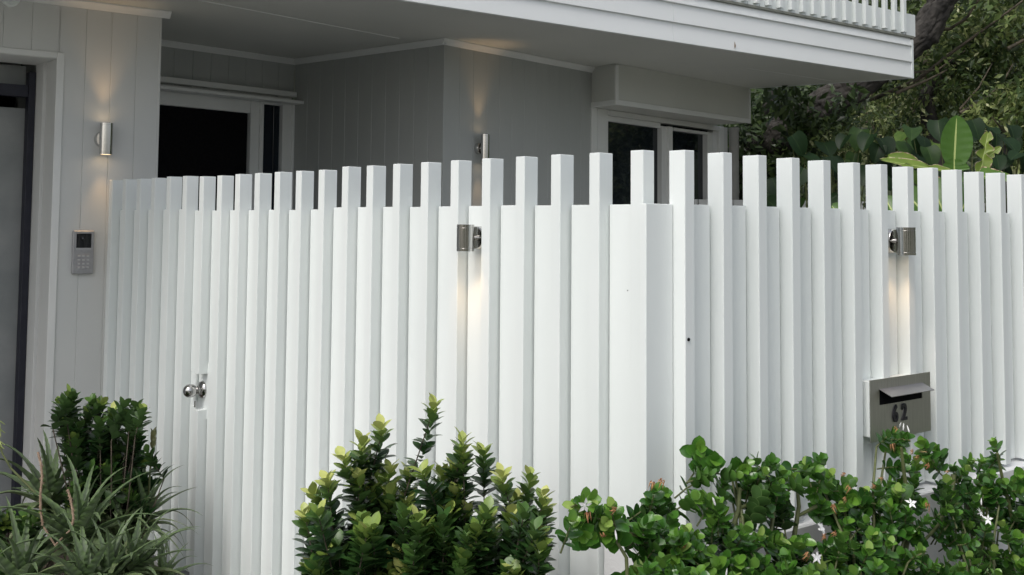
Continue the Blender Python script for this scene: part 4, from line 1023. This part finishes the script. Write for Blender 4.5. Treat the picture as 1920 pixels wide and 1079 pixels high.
def tree(label, base_px, dep, trunk, tr, limbs, clumps, n, size, tones, seed, group='trees behind the house'):
    """trunk/limbs: lists of (px, py, depth); the trunk runs on down to the ground under its first point"""
    f = at_depth(*trunk[0]); g = Vector((f.x - (.25 if len(trunk) > 1 else 0), f.y, -.05))
    t = thing('tree', label, 'tree', g, 0, group)
    pts = [g, g.lerp(f, .5) + Vector((-.05, .05, 0)), f] + [at_depth(*q) for q in trunk[1:]]
    rr = [tr * (1.25 - .55 * i / (len(pts) - 1)) for i in range(len(pts))]
    fine, fr_ = [], []
    for i in range(len(pts) - 1):
        for k in range(5):
            fine.append(pts[i].lerp(pts[i + 1], k / 5)); fr_.append((rr[i] + (rr[i + 1] - rr[i]) * k / 5) * random.Random(seed + i * 7 + k).uniform(.93, 1.07))
    fine.append(pts[-1]); fr_.append(rr[-1])
    b = MB(); b.tube(fine, fr_, 40 if tr > .15 else 16, True, False); me_ = b.mesh('trunk', M['bark'])
    if tr > .15:                               # furrowed bark: ridges and plates as real relief
        rb = random.Random(seed); ph = [rb.uniform(0, 6.28) for _ in range(40)]
        bm = bmesh.new(); bm.from_mesh(me_); bmesh.ops.subdivide_edges(bm, edges=[e for e in bm.edges], cuts=3, use_grid_fill=True); bm.normal_update()
        nv = [v.normal.copy() for v in bm.verts]
        for v, nm in zip(bm.verts, nv):
            c_ = v.co; q_ = noise.noise(Vector((c_.x * 11 + c_.z * 4, c_.y * 11, c_.z * 4.0 - c_.x * 4))) ; q2 = noise.noise(c_ * 34)
            v.co += nm * (.040 * (abs(q_) ** .6) + .010 * q2 - .02)
        bm.to_mesh(me_); bm.free()
    link('trunk', me_, t)
    for lb_ in limbs:
        r0 = lb_[0]; b = MB(); pp = [at_depth(*q) for q in lb_[1:]]
        b.tube(pp, [r0 * (1 - .6 * i / (len(pp) - 1)) for i in range(len(pp))], 8); b.obj('limb', M['bark2'], t)
    cl = [(at_depth(x, y, d), r) for x, y, d, r in clumps]
    crown(t, cl, n, size, tones, seed)
    return t
tree('big leaning tree with rough dark bark beside the balcony corner', None, 12, [(1400, 300, 11.6), (1490, 235, 11.2), (1600, 165, 10.9), (1735, 60, 10.7), (1790, -40, 10.6), (1870, -220, 10.5)], .17,
     [(.05, (1745, 95, 12.0), (1730, 150, 12.1), (1718, 190, 12.2), (1700, 240, 12.2)), (.03, (1790, 0, 11.9), (1850, -60, 11.8), (1920, -90, 11.6)), (.04, (1600, 160, 12.2), (1560, 120, 12.4), (1500, 40, 12.6))],
     [(1690, -40, 12.5, .8), (1850, -40, 12.4, .8), (1950, -120, 11.8, 1.2), (1800, -250, 12, 1.3), (1600, 40, 13, .8)], 6200, .11, (.25, .65), 101)
tree('broad tree with pale branches and mid-green leaves beyond the balcony', None, 11, [(1760, 330, 11.3), (1735, 180, 11.3), (1800, 110, 11.2)], .09,
     [(.024, (1560, 198, 11.3), (1640, 185, 11.1), (1720, 150, 11.0), (1790, 95, 10.9), (1860, 45, 10.8), (1920, 0, 10.7)), (.022, (1735, 55, 11), (1780, 55, 10.9), (1812, 35, 10.8), (1835, 0, 10.7)), (.018, (1680, 175, 10.9), (1740, 150, 10.8), (1775, 132, 10.8)), (.018, (1800, 212, 10.6), (1850, 185, 10.6), (1880, 155, 10.6), (1900, 120, 10.6)), (.02, (1890, 92, 10.6), (1920, 75, 10.6), (1960, 60, 10.6)), (.012, (1690, 140, 10.9), (1760, 130, 10.8), (1810, 95, 10.8)), (.012, (1800, 205, 10.6), (1835, 165, 10.5), (1860, 120, 10.5))],
     [(1740, 150, 11.2, .42), (1800, 60, 11.3, .5), (1870, 110, 11.2, .5), (1800, 190, 11.2, .45), (1880, 30, 11.2, .5), (1920, 190, 11.2, .45), (1700, 210, 11.3, .4), (1960, 60, 11, .7), (1830, 240, 11.1, .35), (1760, 100, 11.4, .4)], 7500, .080, (.25, .95), 102)
tree('dark laurel-like tree growing close to the end of the house', None, 11.5, [(1425, 300, 11.6), (1440, 200, 11.6), (1470, 120, 11.6)], .07,
     [(.02, (1425, 260, 11.5), (1400, 230, 11.5)), (.02, (1430, 280, 11.5), (1480, 230, 11.4), (1520, 215, 11.3))],
     [(1430, 225, 11.6, .34), (1400, 270, 11.4, .3), (1470, 270, 11.5, .32), (1510, 200, 11.9, .34), (1470, 190, 10.5, .22), (1420, 330, 11.3, .32), (1540, 235, 10.5, .22), (1590, 190, 10.5, .14), (1500, 250, 10.5, .2)], 3000, .115, (.10, .5), 103)
tree('twiggy tree with sparse speckled leaves under the deck edge', None, 13, [(1640, 330, 13), (1650, 240, 13), (1680, 180, 13)], .06,
     [(.016, (1600, 290, 12.8), (1640, 250, 12.8), (1700, 240, 12.7)), (.014, (1560, 270, 12.8), (1620, 230, 12.7), (1690, 215, 12.7)), (.012, (1645, 255, 12.7), (1620, 200, 12.7), (1640, 170, 12.7))],
     [(1590, 215, 13, .4), (1650, 220, 13.2, .42), (1560, 260, 13, .36), (1700, 240, 13, .42), (1620, 270, 13, .4), (1510, 280, 13, .38), (1640, 250, 10.2, .3), (1570, 270, 10.2, .25)], 4200, .07, (.2, 1.05), 104)
tree('bushy tree with pale glossy leaves at the end of the garden fence', None, 10, [(1890, 380, 10.4), (1885, 290, 10.4), (1880, 220, 10.4)], .06,
     [(.012, (1885, 250, 10.3), (1860, 220, 10.2)), (.012, (1885, 260, 10.3), (1910, 225, 10.2))],
     [(1880, 205, 10.4, .24), (1910, 250, 10.4, .30), (1850, 240, 10.6, .24), (1920, 310, 10.3, .28), (1940, 200, 10.4, .4)], 1900, .085, (.35, 1.0), 105)
for i, (x, y, d, r, n) in enumerate(((2120, 60, 10.5, 1.6, 2600), (2450, 40, 9.5, 1.9, 2600), (3000, 40, 8.5, 2.2, 2600), (1560, -150, 16, 2.6, 1800))):
    tree(['tree with a dense dark crown past the end of the side fence', 'broad dark tree at the far side of the garden', 'wide leafy tree beside the neighbouring lot', 'tall tree rising behind the roof of the house'][i], None, d, [(x, 380, d), (x + 20, 200, d)], .12, [], [(x, y, d, r), (x - 60, y + 200, d, r * .7), (x + 90, y + 180, d, r * .7)], n * 2, .115, (.15, .55), 120 + i)
# trees across the street (they show only as reflections in the steel and glass)
for i, (x, y, r) in enumerate(((-9, -13, 2.6), (-3.2, -15, 2.2), (4.6, -13.5, 2.8), (11.5, -12, 2.5))):
    g = Vector((x, y, -.06))
    t = thing('tree', ['street tree opposite the garage', 'small street tree opposite the gate', 'broad street tree opposite the fence corner', 'street tree opposite the letterbox'][i], 'tree', g, 0, 'trees across the street')
    b = MB(); b.tube([g, g + Vector((.1, 0, 1.2)), g + Vector((0, .1, 2.6))], [.2, .16, .1], 12); b.obj('trunk', M['bark'], t)
    crown(t, [(g + Vector((0, 0, 3.0)), r * .7), (g + Vector((r * .5, 0, 2.4)), r * .5), (g + Vector((-r * .5, .2, 2.5)), r * .5)], 1500, .30, (.2, .6), 170 + i)
# dense wood behind everything
rn = random.Random(150)
cl = [(at_depth(rn.uniform(1330, 2000), rn.uniform(-60, 400), rn.uniform(14.0, 16.5)), rn.uniform(.5, .9)) for _ in range(70)]
o = crown(None, cl, 20000, .12, (.05, .75), 151, name='far_wood'); tag(o, 'dense dark wood closing the view behind the garden', 'wood', None, 'stuff')
b = MB(); N = 40; vs = []
rn = random.Random(9)
for j in range(14):
    for i in range(N + 1):
        x = -60 + 180 * i / N; y = 19 + j * 3.2 + 3 * math.sin(i * .7) * .4; z = -.1 + (j ** 1.15) * 1.1 + rn.uniform(-.4, .4) * (j > 0)
        vs.append((x, y, z))
b.add(vs, [(j * (N + 1) + i, j * (N + 1) + i + 1, (j + 1) * (N + 1) + i + 1, (j + 1) * (N + 1) + i) for j in range(13) for i in range(N)], True)
M['hill'] = vary(mat('wooded_hillside', (.03, .05, .02), .95), (.008, .014, .006), (.045, .065, .022), 3.5, (1, 1, 1), 12, 1.0, 6)
o = b.obj('hill', M['hill']); o['kind'] = 'structure'
